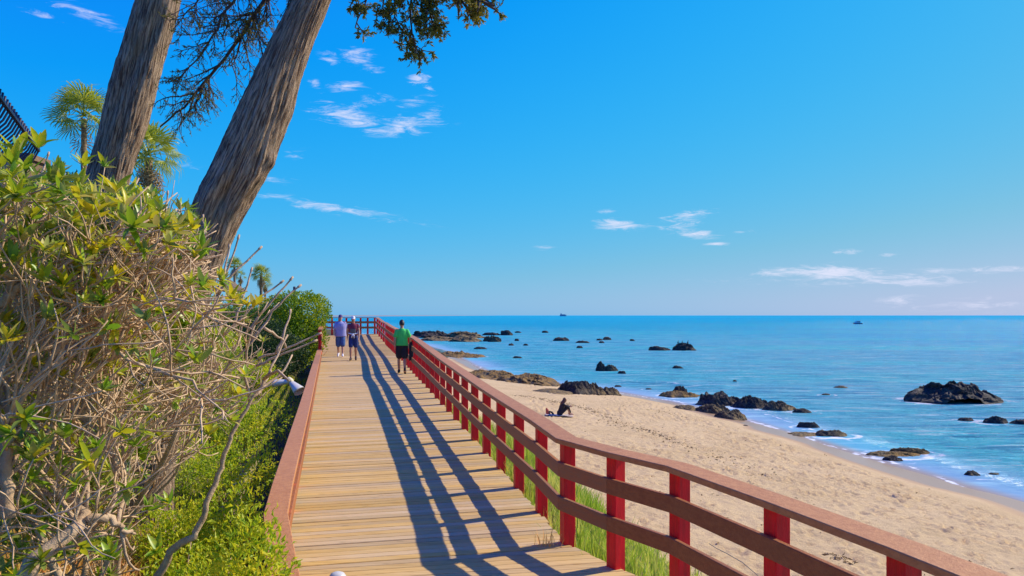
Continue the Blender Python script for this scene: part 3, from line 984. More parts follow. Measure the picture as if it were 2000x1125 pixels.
# ------------------------------------------------------------------ boardwalk
def station_at(t):
    """t in metres along the middle -> right edge point, left edge point (2D)"""
    r = np.array([np.interp(t, SLEN, SR[:, i]) for i in (0, 1)])
    l = np.array([np.interp(t, SLEN, SL[:, i]) for i in (0, 1)])
    return r, l


def build_boardwalk():
    mb = MB()
    # three joists below the boards and a fascia on each side
    ts = np.linspace(0, SLEN[-1], 60)
    for frac in (0.02, 0.35, 0.65, 0.98):
        for a, b in zip(ts[:-1], ts[1:]):
            (ra, la), (rb, lb) = station_at(a), station_at(b)
            pa, pb = ra + (la - ra) * frac, rb + (lb - rb) * frac
            za, zb = deck_z(pa[1]) - 0.24, deck_z(pb[1]) - 0.24
            d = pb - pa
            side = np.array((-d[1], d[0], 0)) / np.linalg.norm(d)
            mb.beam((*pa, za), (*pb, zb), side, 0.07, 0.20)
    for a in np.arange(1.0, SLEN[-1], 3.2):
        r, l = station_at(a)
        for frac in (0.04, 0.96):
            p = r + (l - r) * frac
            z1 = deck_z(p[1]) - 0.05
            mb.tube([(p[0], p[1], z1 - 2.6), (p[0], p[1], z1)], 0.09, 8)
    o = tag(mb.build('boardwalk', M['joist'], smooth=False), kind='structure')
    pitch, gap = 0.112, 0.008
    nb = int(SLEN[-1] / pitch)
    t_first = 3.4                                   # metres along the middle where the frame begins
    far = MB()
    count = 0
    rng = random.Random(3)
    for i in range(nb):
        t0 = i * pitch
        (r0, l0), (r1, l1) = station_at(t0), station_at(t0 + pitch - gap)
        over = [rng.uniform(-0.012, 0.02) for _ in range(2)]
        dz = rng.uniform(-0.0035, 0.0035)
        c = []
        for zz in (-0.036, 0.0):
            for (p, q, ov) in ((l0, r0, over[0]), (r0, l0, over[1]), (r1, l1, over[1]), (l1, r1, over[0])):
                e = p + (p - q) / np.linalg.norm(p - q) * ov
                c.append((e[0], e[1], deck_z(e[1]) + zz + dz))
        if t0 < t_first or count >= 300:
            far.hexa(c)
        else:
            b = MB()
            # rounded upper edges
            c = np.array(c)
            ins = 0.006
            d = (c[7] - c[4]) / np.linalg.norm(c[7] - c[4])
            top = c[4:] + np.array([d * ins, d * ins, -d * ins, -d * ins])
            mid = c[4:] - np.array((0, 0, 0.005))
            V = np.vstack([c[:4], mid, top])
            Q = [(3, 2, 1, 0), (8, 9, 10, 11)]
            for k in range(4):
                Q += [(k, (k + 1) % 4, 4 + (k + 1) % 4, 4 + k), (4 + k, 4 + (k + 1) % 4, 8 + (k + 1) % 4, 8 + k)]
            b.add(V, Q)
            b.build('plank', M['plank'], o, smooth=False)
            count += 1
    tag(far.build('plank_rest', M['plank'], o, smooth=False), kind='stuff')
    return o


build_boardwalk()


# ------------------------------------------------------------------ railings
def path_points(tab_xy, spacing, start=0.0):
    """points every `spacing` metres along a 2D polyline"""
    P = np.array(tab_xy)
    L = np.concatenate([[0], np.cumsum(np.linalg.norm(np.diff(P, axis=0), axis=1))])
    t = np.arange(start, L[-1] + 1e-6, spacing)
    return np.stack([np.interp(t, L, P[:, i]) for i in (0, 1)], -1)


def rail_run(parent, posts, cap_z, base_z, inward, rails=((0.64, 0.77), (0.325, 0.45)), post_w=0.122, post_d=0.11, cap_w=0.165, worn_from=None, per_board=4):
    """posts: (n,2) positions; inward(i) unit 2D vector to the deck. Posts, rail boards on the deck side, cap boards on top."""
    n = len(posts)
    for i in range(n):
        a, b = posts[max(i - 1, 0)], posts[min(i + 1, n - 1)]
        d = (b - a) / np.linalg.norm(b - a)
        side = np.array((-d[1], d[0]))
        p = posts[i]
        z0, z1 = base_z(p) - 0.30, cap_z(p) - 0.046
        mb = MB()
        dd, ss = d * post_w / 2, side * post_d / 2
        c = [p - dd - ss, p + dd - ss, p + dd + ss, p - dd + ss]
        e = 0.006
        V, Q = [], []
        ring = []
        for q, (du, dv) in zip(c, ((1, 1), (-1, 1), (-1, -1), (1, -1))):
            ring.append((q, q + d * e * du, q + side * e * dv))
        pts = []
        for (q, qa, qb) in ring:
            pts += [qa, qb]
        pts = [ring[0][2], ring[0][1], ring[1][1], ring[1][2], ring[2][2], ring[2][1], ring[3][1], ring[3][2]]
        lo = np.array([(x[0], x[1], z0) for x in pts])
        hi = np.array([(x[0], x[1], z1) for x in pts])
        mb.loft([lo, hi])
        mb.build('post', M['red'], parent, smooth=False)
    # boards
    def board(i0, i1, off2, zlo_f, zhi_f, thick, name, mat, is_cap):
        mb = MB()
        P = posts[i0:i1 + 1]
        rows = []
        for k, p in enumerate(P):
            i = i0 + k
            a, b = posts[max(i - 1, 0)], posts[min(i + 1, n - 1)]
            if k == 0 and i0 > 0: b = posts[i + 1]
            if k == 0: a = p if i == 0 else posts[i - 1]
            d = (posts[min(i + 1, n - 1)] - posts[max(i - 1, 0)])
            d = d / np.linalg.norm(d)
            side = np.array((-d[1], d[0]))
            inw = side * np.sign(side @ inward)
            end = 0.0015 if (k == 0 and i0 > 0) else (-0.0015 if (k == len(P) - 1 and i1 < n - 1) else (-0.09 if k == 0 else (0.09 if k == len(P) - 1 else 0)))
            pc = p + d * end
            if is_cap:
                zt = cap_z(p)
                a2, b2 = pc - inw * (cap_w / 2 - 0.015), pc + inw * (cap_w / 2 + 0.015)
                zl, zh = zt - 0.045, zt
            else:
                zb_, zc_ = base_z(p), cap_z(p)
                a2, b2 = pc + inw * (post_d / 2 + 0.001), pc + inw * (post_d / 2 + 0.001 + thick)
                zl, zh = zb_ + (zc_ - zb_) * zlo_f, zb_ + (zc_ - zb_) * zhi_f
            e = 0.005
            iv = (b2 - a2) / np.linalg.norm(b2 - a2) * e
            rows.append([(a2[0], a2[1], zl), (b2[0], b2[1], zl), (b2[0], b2[1], zh - e), (b2[0] - iv[0], b2[1] - iv[1], zh), (a2[0] + iv[0], a2[1] + iv[1], zh), (a2[0], a2[1], zh - e)])
        mb.loft(rows)
        return mb.build(name, mat, parent, smooth=False)
    i = 0
    while i < n - 1:
        j = min(i + per_board, n - 1)
        if n - 1 - j == 1: j = n - 1
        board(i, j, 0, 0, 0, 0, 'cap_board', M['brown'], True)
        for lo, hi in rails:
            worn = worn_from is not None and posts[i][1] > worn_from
            board(i, j, 0, lo, hi, 0.04, 'rail_board', M['brownworn' if worn else 'brownshade'], False)
        i = j


def build_railings():
    # right-hand railing: the near posts stand as measured, the rest every 1.095 m
    near = [(3.30, -1.6), (3.03, -0.5), (2.76, 0.56), (2.48, 1.62), (2.22, 2.65), (1.94, 3.66), (1.64, 4.58), (1.27, 5.60), (0.87, 6.20)]
    y = np.arange(6.85, 44.0, 1.07)
    far = [(0.515, 6.85)] + [(r_line(v) - 0.012, v) for v in y[1:]]
    last = far[-1]
    k = 4
    end = (-8.82, 48.45)
    far += [(last[0] + (end[0] - last[0]) * i / k, last[1] + (end[1] - last[1]) * i / k) for i in range(1, k + 1)]
    P = np.array(near + far)
    t = empty('wooden_railing', (0.5, 6.85, deck_z(6.85)))
    t.location = (0, 0, 0)
    tag(t, 'tall railing on the sea side, red posts with brown boards and a bend', 'railing', 'railings of the boardwalk')
    rail_run(t, P, lambda p: EYE - lerp_table(CAP_R, p[1]), lambda p: deck_z(p[1]), np.array((-1.0, -0.2)), cap_w=0.21, worn_from=6.0)
    # left low railing
    t = empty('wooden_railing')
    tag(t, 'low railing on the garden side, broad pinkish brown cap over short red posts', 'railing', 'railings of the boardwalk')
    pts = [(l[0] - 0.03, l[1]) for (_, l) in STATIONS]
    # keep the straight part only up to y = 29.6
    poly = [p for p in pts if p[1] < 29.0] + [(l_line(29.6) - 0.03, 29.6)]
    P = path_points(poly, 1.085, 0.3)
    rail_run(t, P, lambda p: EYE - lerp_table(CAP_L, p[1]), lambda p: deck_z(p[1]), np.array((1.0, 0.2)), rails=((0.30, 0.52),), cap_w=0.185, worn_from=100)
    # left tall railing along the far end
    t = empty('wooden_railing')
    tag(t, 'tall far railing on the garden side, beside the rounded green bush', 'railing', 'railings of the boardwalk')
    P = np.array([(l_line(v) - 0.03, v) for v in np.linspace(30.15, 47.6, 17)])
    rail_run(t, P, lambda p: EYE - lerp_table(CAP_LT, p[1]), lambda p: deck_z(p[1]), np.array((1.0, 0.2)), worn_from=0)
    # railing across the far end
    t = empty('wooden_railing')
    tag(t, 'railing across the far end of the boardwalk against the sea', 'railing', 'railings of the boardwalk')
    a, b = np.array((l_line(48.1) + 0.05, 48.05)), np.array((-9.05, 48.75))
    P = np.array([a + (b - a) * k for k in np.linspace(0, 1, 8)])
    rail_run(t, P, lambda p: EYE - 0.13, lambda p: EYE - 1.22, np.array((-0.2, -1.0)), worn_from=0)


build_railings()

# ------------------------------------------------------------------ vegetation builders
def unit(v):
    v = np.asarray(v, float)
    return v / (np.linalg.norm(v) + 1e-12)


def leaf_geo(length, width, curl=0.25, fold=0.18, n=4, obovate=0.62):
    """one leaf along +Y, lying in XY, tip curled; returns V, Q"""
    V, Q = [], []
    for i in range(n + 1):
        s = i / n
        w = width * 0.5 * max(0.10, math.sin(math.pi * min(1, s ** (1.0 / (2 * obovate)) * 0.93 + 0.04)) ** 0.8)
        if i == n: w = width * 0.07
        z = curl * length * (s - 0.2) * abs(s - 0.2)
        V += [(-w, length * s, z + fold * w), (0, length * s, z), (w, length * s, z + fold * w)]
    for i in range(n):
        a = i * 3
        Q += [(a, a + 1, a + 4, a + 3), (a + 1, a + 2, a + 5, a + 4)]
    return np.array(V), np.array(Q)


def frame_from(d, roll):
    """3x3 matrix whose columns are x (across), y (along d), z (leaf upper side)"""
    y = unit(d)
    ref = np.array((0, 0, 1.0)) if abs(y[2]) < 0.95 else np.array((1.0, 0, 0))
    x = unit(np.cross(y, ref))
    z = np.cross(x, y)
    c, s = math.cos(roll), math.sin(roll)
    x, z = x * c + z * s, z * c - x * s
    return np.stack([x, y, z], 1)


def scatter(mb, geos, P, D, S, rng, roll=0.6):
    """adds one leaf per point P along directions D, sizes S"""
    for p, d, s in zip(P, D, S):
        V, Q = geos[rng.integers(len(geos))]
        mb.add(p + s * (V @ frame_from(d, rng.normal(0, roll)).T), Q)


def fast_leaves(P, D, L, W, rng, bend=0.25):
    """many small rhombic leaves (2 quads each: folded along the middle), vectorised -> V, Q"""
    n = len(P)
    D = D / (np.linalg.norm(D, axis=1)[:, None] + 1e-9)
    rv = rng.normal(size=(n, 3))
    X = np.cross(D, rv)
    X /= np.linalg.norm(X, axis=1)[:, None] + 1e-9
    N = np.cross(X, D)
    L, W = L[:, None], W[:, None]
    base = P
    mid = P + D * L * 0.5 + N * L * 0.06
    tip = P + D * L - N * L * bend
    a = mid - X * W * 0.5 + N * L * 0.10
    b = mid + X * W * 0.5 + N * L * 0.10
    V = np.stack([base, a, mid, b, tip], 1).reshape(-1, 3)
    i = np.arange(n)[:, None] * 5
    T = np.concatenate([i + np.array([[0, 2, 1]]), i + np.array([[0, 3, 2]]), i + np.array([[1, 2, 4]]), i + np.array([[2, 3, 4]])], 0)
    return V, T


def foliage_lobes(lobes, n, leaf, rng, inner=0.55, up=0.35, squash=1.0):
    """leaf points spread through the shells of several uneven lobes (cx,cy,cz,rx,ry,rz)"""
    lobes = np.array(lobes, float)
    vol = (lobes[:, 3] * lobes[:, 4] * lobes[:, 5]) ** (2 / 3)
    pick = rng.choice(len(lobes), n, p=vol / vol.sum())
    d = rng.normal(size=(n, 3))
    d /= np.linalg.norm(d, axis=1)[:, None]
    lump = 1 + 0.22 * fbm(d[:, 0] * 2.2 + pick * 7, d[:, 1] * 2.2, d[:, 2] * 2.2, 3, 77)
    r = (inner + (1 - inner) * rng.random(n) ** 0.6) * lump
    P = lobes[pick, :3] + d * lobes[pick, 3:] * r[:, None]
    D = d + rng.normal(0, 0.7, (n, 3)) + np.array((0, 0, up))
    L = leaf[0] * rng.uniform(0.65, 1.3, n)
    W = leaf[1] * rng.uniform(0.7, 1.3, n)
    return fast_leaves(P, D, L, W, rng)


def shrub(name, label, lobes, n, leaf, mat, seed, group=None, cat='shrub', core=None, stems=8):
    """small-leaved shrub: crown of many little leaves + woody stems"""
    rng = np.random.default_rng(seed)
    lobes = np.array(lobes, float)
    c = lobes[:, :3].mean(0)
    zb = float(ground_z(c[0], c[1]))
    root = empty(name, (c[0], c[1], zb))
    off = np.array((c[0], c[1], zb))
    L2 = lobes.copy()
    L2[:, :3] -= off
    V, T = foliage_lobes(L2, n, leaf, rng)
    me = np_mesh('foliage', V, [T], mat, smooth=False)
    o = link(bpy.data.objects.new('foliage', me), root)
    mb = MB()
    for i in range(stems):
        l = L2[rng.integers(len(L2))]
        tip = l[:3] + rng.normal(0, 0.45, 3) * l[3:]
        b = np.array((rng.normal(0, 0.12), rng.normal(0, 0.12), -0.1))
        m = (b + tip) / 2 + rng.normal(0, 0.08, 3)
        pts = [(1 - t) ** 2 * b + 2 * t * (1 - t) * m + t * t * tip for t in np.linspace(0, 1, 7)]
        mb.tube(pts, np.linspace(0.022, 0.006, 7), 5)
    mb.build('stem', M['stem'], root)
    tag(root, label, cat, group)
    return root


# ------------------------------------------------------------------ leaning cypress trunks
def build_trunk(name, d, rows, seed, label, knobs=(), flute=0.05):
    """rows: (pixel row, left, right) outline; extended above and below the frame. Real round trunk at depth d."""
    rows = np.array(rows, float)
    base = at((rows[-1, 1] + rows[-1, 2]) / 2, rows[-1, 0], d)
    C = np.array([at((l + r) / 2, y, d) for y, l, r in rows])
    W = (rows[:, 2] - rows[:, 1]) / FPX * d
    C, W = C[::-1], W[::-1]                                  # from the ground up
    # width measured across a leaning trunk: shorten by the cosine of the lean
    T = np.gradient(C, axis=0)
    lean = np.abs(T[:, 2]) / np.linalg.norm(T, axis=1)
    Rr = W * lean / 2
    L = np.concatenate([[0], np.cumsum(np.linalg.norm(np.diff(C, axis=0), axis=1))])
    n, sides = 300, 120
    t = np.linspace(0, L[-1], n)
    Cs = np.stack([np.interp(t, L, C[:, i]) for i in range(3)], -1)
    ker = np.ones(15) / 15
    pad = np.vstack([np.repeat(Cs[:1], 7, 0), Cs, np.repeat(Cs[-1:], 7, 0)])
    Cs = np.stack([np.convolve(pad[:, i], ker, 'valid') for i in range(3)], -1)
    Rs = np.convolve(np.pad(np.interp(t, L, Rr), 7, mode='edge'), ker, 'valid')
    T = np.gradient(Cs, axis=0)
    T /= np.linalg.norm(T, axis=1)[:, None]
    N = np.cross(np.array((0, 1.0, 0)), T)
    N /= np.linalg.norm(N, axis=1)[:, None]                  # points to the picture's right
    B = np.cross(T, N)
    a = np.arange(sides) / sides * 2 * math.pi
    A, TT = np.meshgrid(a, t)
    tw = A + TT * 0.22                                       # bark runs in a slow spiral
    ca, sa = np.cos(tw), np.sin(tw)
    disp = flute * fbm(ca * 1.4 + seed, sa * 1.4, TT * 0.35, 2, seed)
    f = 8.0
    disp = disp + 0.085 * fbm(ca * f + seed, sa * f, TT * 0.8, 4, seed + 3, 0.55, ridged=True)
    disp = disp + 0.05 * fbm(ca * 13, sa * 13, TT * 2.6, 3, seed + 5, 0.6, ridged=True)
    for (kt, ka, amp, wt, wa) in knobs:                       # (row, angle from picture-right, height, along, around)
        zk = EYE - (kt - HOR) / FPX * d
        tk = np.interp(zk, Cs[:, 2], t)
        da = (A - ka + math.pi) % (2 * math.pi) - math.pi
        disp = disp + amp * np.exp(-((TT - tk) / wt) ** 2 - (da / wa) ** 2)
    disp = disp - disp.mean()
    flare = 0.35 * np.exp(-TT / 0.35)
    rad = Rs[:, None] * (1 + disp + flare)
    V = Cs[:, None] + rad[..., None] * (np.cos(A)[..., None] * N[:, None] + np.sin(A)[..., None] * B[:, None])
    i = np.arange(n - 1)[:, None] * sides
    j = np.arange(sides)[None]
    k = (j + 1) % sides
    Q = np.stack([i + j, i + k, i + sides + k, i + sides + j], -1).reshape(-1, 4)
    root = empty(name, tuple(Cs[0]))
    me = np_mesh('trunk', V.reshape(-1, 3) - Cs[0], [Q], M['bark'])
    bark = np.stack([np.cos(tw) * 1.0 + np.sin(tw) * 0.37, TT, np.sin(tw)], -1).reshape(-1, 3)
    # unrolled coordinates without a seam: noise is read on the (cos, along) sheet folded with sin
    bark = np.stack([np.arctan2(np.sin(tw), np.cos(tw)) * 0.5 + 3, TT, disp], -1).reshape(-1, 3)
    point_attr(me, 'bark', bark, 'FLOAT_VECTOR')
    link(bpy.data.objects.new('trunk', me), root)
    tag(root, label, 'tree', 'leaning cypress trees')
    return root, Cs, Rs


def wiggle(pts, n, amp, rng):
    """smooth polyline through control points with some wobble"""
    P = np.array(pts, float)
    L = np.concatenate([[0], np.cumsum(np.linalg.norm(np.diff(P, axis=0), axis=1))])
    t = np.linspace(0, L[-1], n)
    Q = np.stack([np.interp(t, L, P[:, i]) for i in range(3)], -1)
    if n > 4:
        ker = np.array([1, 2, 1]) / 4
        for _ in range(2):
            Q[1:-1] = np.stack([np.convolve(Q[:, i], ker, 'valid') for i in range(3)], -1)
    w = rng.normal(0, amp, (n, 3))
    w[0] = 0
    return Q + w


def cypress_branch(mbw, pts, r0, rng, side_n, side_len, leafP, leafD, dens, droop=0.35, depth=1, tip_only=0.0):
    """limb with side twigs (recursive) and short scale-leaf sprays gathered in leafP/leafD"""
    P = np.array(pts)
    n = len(P)
    mbw.tube(P, np.linspace(r0, max(r0 * 0.3, 0.0035), n), 5 if r0 > 0.015 else 3, cap=False)
    for k in range(side_n):
        t = rng.uniform(0.12, 1.0)
        i = min(int(t * (n - 1)), n - 2)
        p = P[i] + (P[i + 1] - P[i]) * rng.random()
        d = unit(P[min(i + 1, n - 1)] - P[max(i - 1, 0)])
        s = unit(np.cross(d, rng.normal(size=3)))
        dr = unit(d * rng.uniform(0.3, 0.9) + s + np.array((0, 0, -droop)))
        L = side_len * rng.uniform(0.45, 1.2) * (1.15 - 0.6 * t)
        m = 5
        q = [p]
        for j in range(m):
            dr = unit(dr + rng.normal(0, 0.16, 3) + np.array((0, 0, -droop * 0.18)))
            q.append(q[-1] + dr * L / m)
        if depth > 0:
            cypress_branch(mbw, q, max(r0 * 0.42, 0.005), rng, max(3, int(side_n * 0.42)), side_len * 0.46, leafP, leafD, dens, droop, depth - 1, tip_only)
        else:
            mbw.tube(q, np.linspace(0.0045, 0.002, len(q)), 3, cap=False)
            for j in range(dens):
                u = rng.uniform(tip_only, 1) * m
                i2 = min(int(u), m - 1)
                leafP.append(q[i2] + (q[i2 + 1] - q[i2]) * (u - i2))
                leafD.append(unit(q[i2 + 1] - q[i2]) + rng.normal(0, 0.55, 3))


def finish_branch(root, mbw, leafP, leafD, rng, size=(0.055, 0.016), name='foliage'):
    o0 = np.array(root.location)
    w = mbw.build('branch', M['cypresstwig'], root)
    w.location = -Vector(o0)
    P, D = np.array(leafP), np.array(leafD)
    V, T = fast_leaves(P, D, size[0] * rng.uniform(0.6, 1.4, len(P)), size[1] * rng.uniform(0.7, 1.4, len(P)), rng, 0.1)
    f = link(bpy.data.objects.new(name, np_mesh(name, V - o0, [T], M['cypress'], smooth=False)), root)


def build_trees():
    # tree whose trunk leans in front of the palms
    r1, C1, R1 = build_trunk('cypress_tree', 9.5, [(-1150, 520, 560), (-700, 440, 495), (-300, 345, 413), (0, 272, 349), (70, 250, 331), (150, 226, 307), (220, 206, 291), (280, 193, 271), (345, 174, 247), (450, 148, 232), (620, 122, 210), (905, 96, 192), (1020, 86, 188)],
                             31, 'leaning cypress with straight bare trunk, the left one, in front of the palms', knobs=((60, 5.4, -0.20, 0.22, 0.22), (130, 5.0, -0.22, 0.25, 0.22), (200, 4.65, -0.20, 0.28, 0.24), (120, 5.7, 0.10, 0.6, 0.4)), flute=0.10)
    r2, C2, R2 = build_trunk('cypress_tree', 8.5, [(-1200, 1010, 1050), (-800, 878, 930), (-400, 735, 798), (0, 577, 645), (100, 522, 604), (190, 481, 578), (255, 451, 556), (300, 428, 541), (335, 411, 524), (380, 386, 493), (440, 361, 464), (500, 343, 434), (620, 308, 392), (760, 276, 358), (930, 246, 334), (1050, 230, 326)],
                             47, 'leaning cypress with knotted trunk nearest the boardwalk, foliage at the top', knobs=((297, -0.2, 0.22, 0.10, 0.40), (322, -0.5, 0.08, 0.10, 0.4), (385, 5.05, -0.34, 0.17, 0.30), (395, 4.55, 0.16, 0.25, 0.3), (345, 5.6, 0.16, 0.2, 0.3), (200, 0.0, 0.08, 0.15, 0.5)), flute=0.07)
    rng = np.random.default_rng(81)
    # the nearly bare branch hanging between the two trunks
    mbw, P, D = MB(), [], []
    a = C2[np.argmin(np.abs(C2[:, 2] - at(0, -150, 8.5)[2]))]
    main = wiggle([a, at(560, -60, 8.55), at(500, 20, 8.6), at(455, 95, 8.7), at(412, 150, 8.8), at(370, 195, 8.9), at(345, 222, 8.95), at(312, 246, 9.0)], 26, 0.012, rng)
    cypress_branch(mbw, main, 0.034, rng, 34, 0.62, P, D, 7, 0.40, 1, 0.35)
    m2 = wiggle([at(530, -90, 8.5), at(470, -20, 8.4), at(430, 40, 8.4), at(410, 90, 8.4), at(380, 120, 8.4), at(345, 160, 8.4)], 18, 0.012, rng)
    cypress_branch(mbw, m2, 0.020, rng, 26, 0.50, P, D, 7, 0.30, 1, 0.3)
    m3 = wiggle([at(500, 20, 8.6), at(505, 60, 8.45), at(513, 110, 8.4), at(522, 165, 8.4), at(520, 210, 8.4)], 12, 0.01, rng)
    cypress_branch(mbw, m3, 0.010, rng, 10, 0.28, P, D, 8, 0.4, 0, 0.3)
    m4 = wiggle([at(455, 95, 8.7), at(458, 140, 8.6), at(462, 185, 8.6), at(468, 215, 8.6)], 10, 0.01, rng)
    cypress_branch(mbw, m4, 0.009, rng, 9, 0.26, P, D, 8, 0.4, 0, 0.3)
    m5 = wiggle([at(470, -60, 8.6), at(420, -25, 8.6), at(375, 10, 8.6), at(340, 60, 8.6)], 12, 0.01, rng)
    cypress_branch(mbw, m5, 0.016, rng, 18, 0.5, P, D, 8, 0.3, 1, 0.2)
    finish_branch(r2, mbw, P, D, rng, (0.034, 0.010))
    # foliage hanging into the top of the frame, right of the trunk
    mbw, P, D = MB(), [], []
    b = C2[np.argmin(np.abs(C2[:, 2] - at(0, -330, 8.5)[2]))]
    limb = wiggle([b, at(800, -230, 8.3), at(840, -130, 8.2), at(860, -60, 8.15), at(900, -15, 8.1), at(968, 12, 8.0)], 18, 0.015, rng)
    cypress_branch(mbw, limb, 0.05, rng, 12, 0.45, P, D, 16, 0.25, 1)
    for pts, nn, ln in (([at(830, -150, 8.2), at(815, -60, 8.2), at(800, 0, 8.2), at(800, 50, 8.2), at(815, 108, 8.2)], 17, 0.36),
                        ([at(800, -200, 8.3), at(750, -90, 8.3), at(725, -20, 8.3), at(712, 25, 8.3), at(690, 58, 8.3)], 16, 0.32),
                        ([at(850, -90, 8.2), at(845, -30, 8.1), at(838, 20, 8.1), at(846, 52, 8.1)], 17, 0.36),
                        ([at(820, -120, 8.2), at(778, -40, 8.0), at(765, 10, 8.0), at(770, 40, 8.0)], 18, 0.36),
                        ([at(870, -70, 8.1), at(890, -20, 8.1), at(905, 12, 8.1), at(925, 28, 8.0)], 14, 0.30),
                        ([at(770, -140, 8.3), at(720, -60, 8.3), at(695, -20, 8.3), at(683, 12, 8.3)], 12, 0.28)):
        cypress_branch(mbw, wiggle(pts, 12, 0.012, rng), 0.022, rng, nn, ln, P, D, 17, 0.25, 1)
    finish_branch(r2, mbw, P, D, rng, (0.050, 0.017))
    # the crowns themselves, above the frame
    for root, C, dd, seed in ((r1, C1, 9.5, 5), (r2, C2, 8.5, 6)):
        rg = np.random.default_rng(seed)
        mbw, P, D = MB(), [], []
        top = C[-1]
        for k in range(15):
            i = int(len(C) * rg.uniform(0.80, 0.995))
            p = C[i]
            ang = rg.uniform(0, 2 * math.pi)
            dr = np.array((math.cos(ang), math.sin(ang), rg.uniform(0.1, 0.8)))
            L = rg.uniform(1.2, 2.4)
            pts = [p + dr * L * t + np.array((0, 0, 0.3 * t * t)) for t in np.linspace(0, 1, 8)]
            cypress_branch(mbw, pts, 0.05, rg, 12, 0.8, P, D, 9, 0.05, 1)
        finish_branch(root, mbw, P, D, rg, (0.12, 0.045))


build_trees()


# ------------------------------------------------------------------ the big half-bare shrub in the left foreground
SIL = np.array([(-300, 330), (0, 345), (60, 360), (120, 372), (200, 398), (300, 415), (345, 445), (400, 490), (425, 520), (440, 575), (490, 620), (560, 665), (575, 690), (535, 720), (480, 780), (425, 840), (350, 890), (285, 945), (245, 1010), (235, 1100), (215, 1200), (-300, 1400)], float)


def in_poly(px, py, poly):
    c = False
    n = len(poly)
    j = n - 1
    for i in range(n):
        if (poly[i, 1] > py) != (poly[j, 1] > py) and px < (poly[j, 0] - poly[i, 0]) * (py - poly[i, 1]) / (poly[j, 1] - poly[i, 1]) + poly[i, 0]:
            c = not c
        j = i
    return c


def to_px(p):
    return 1000 + FPX * p[0] / p[1], HOR + FPX * (EYE - p[2]) / p[1]


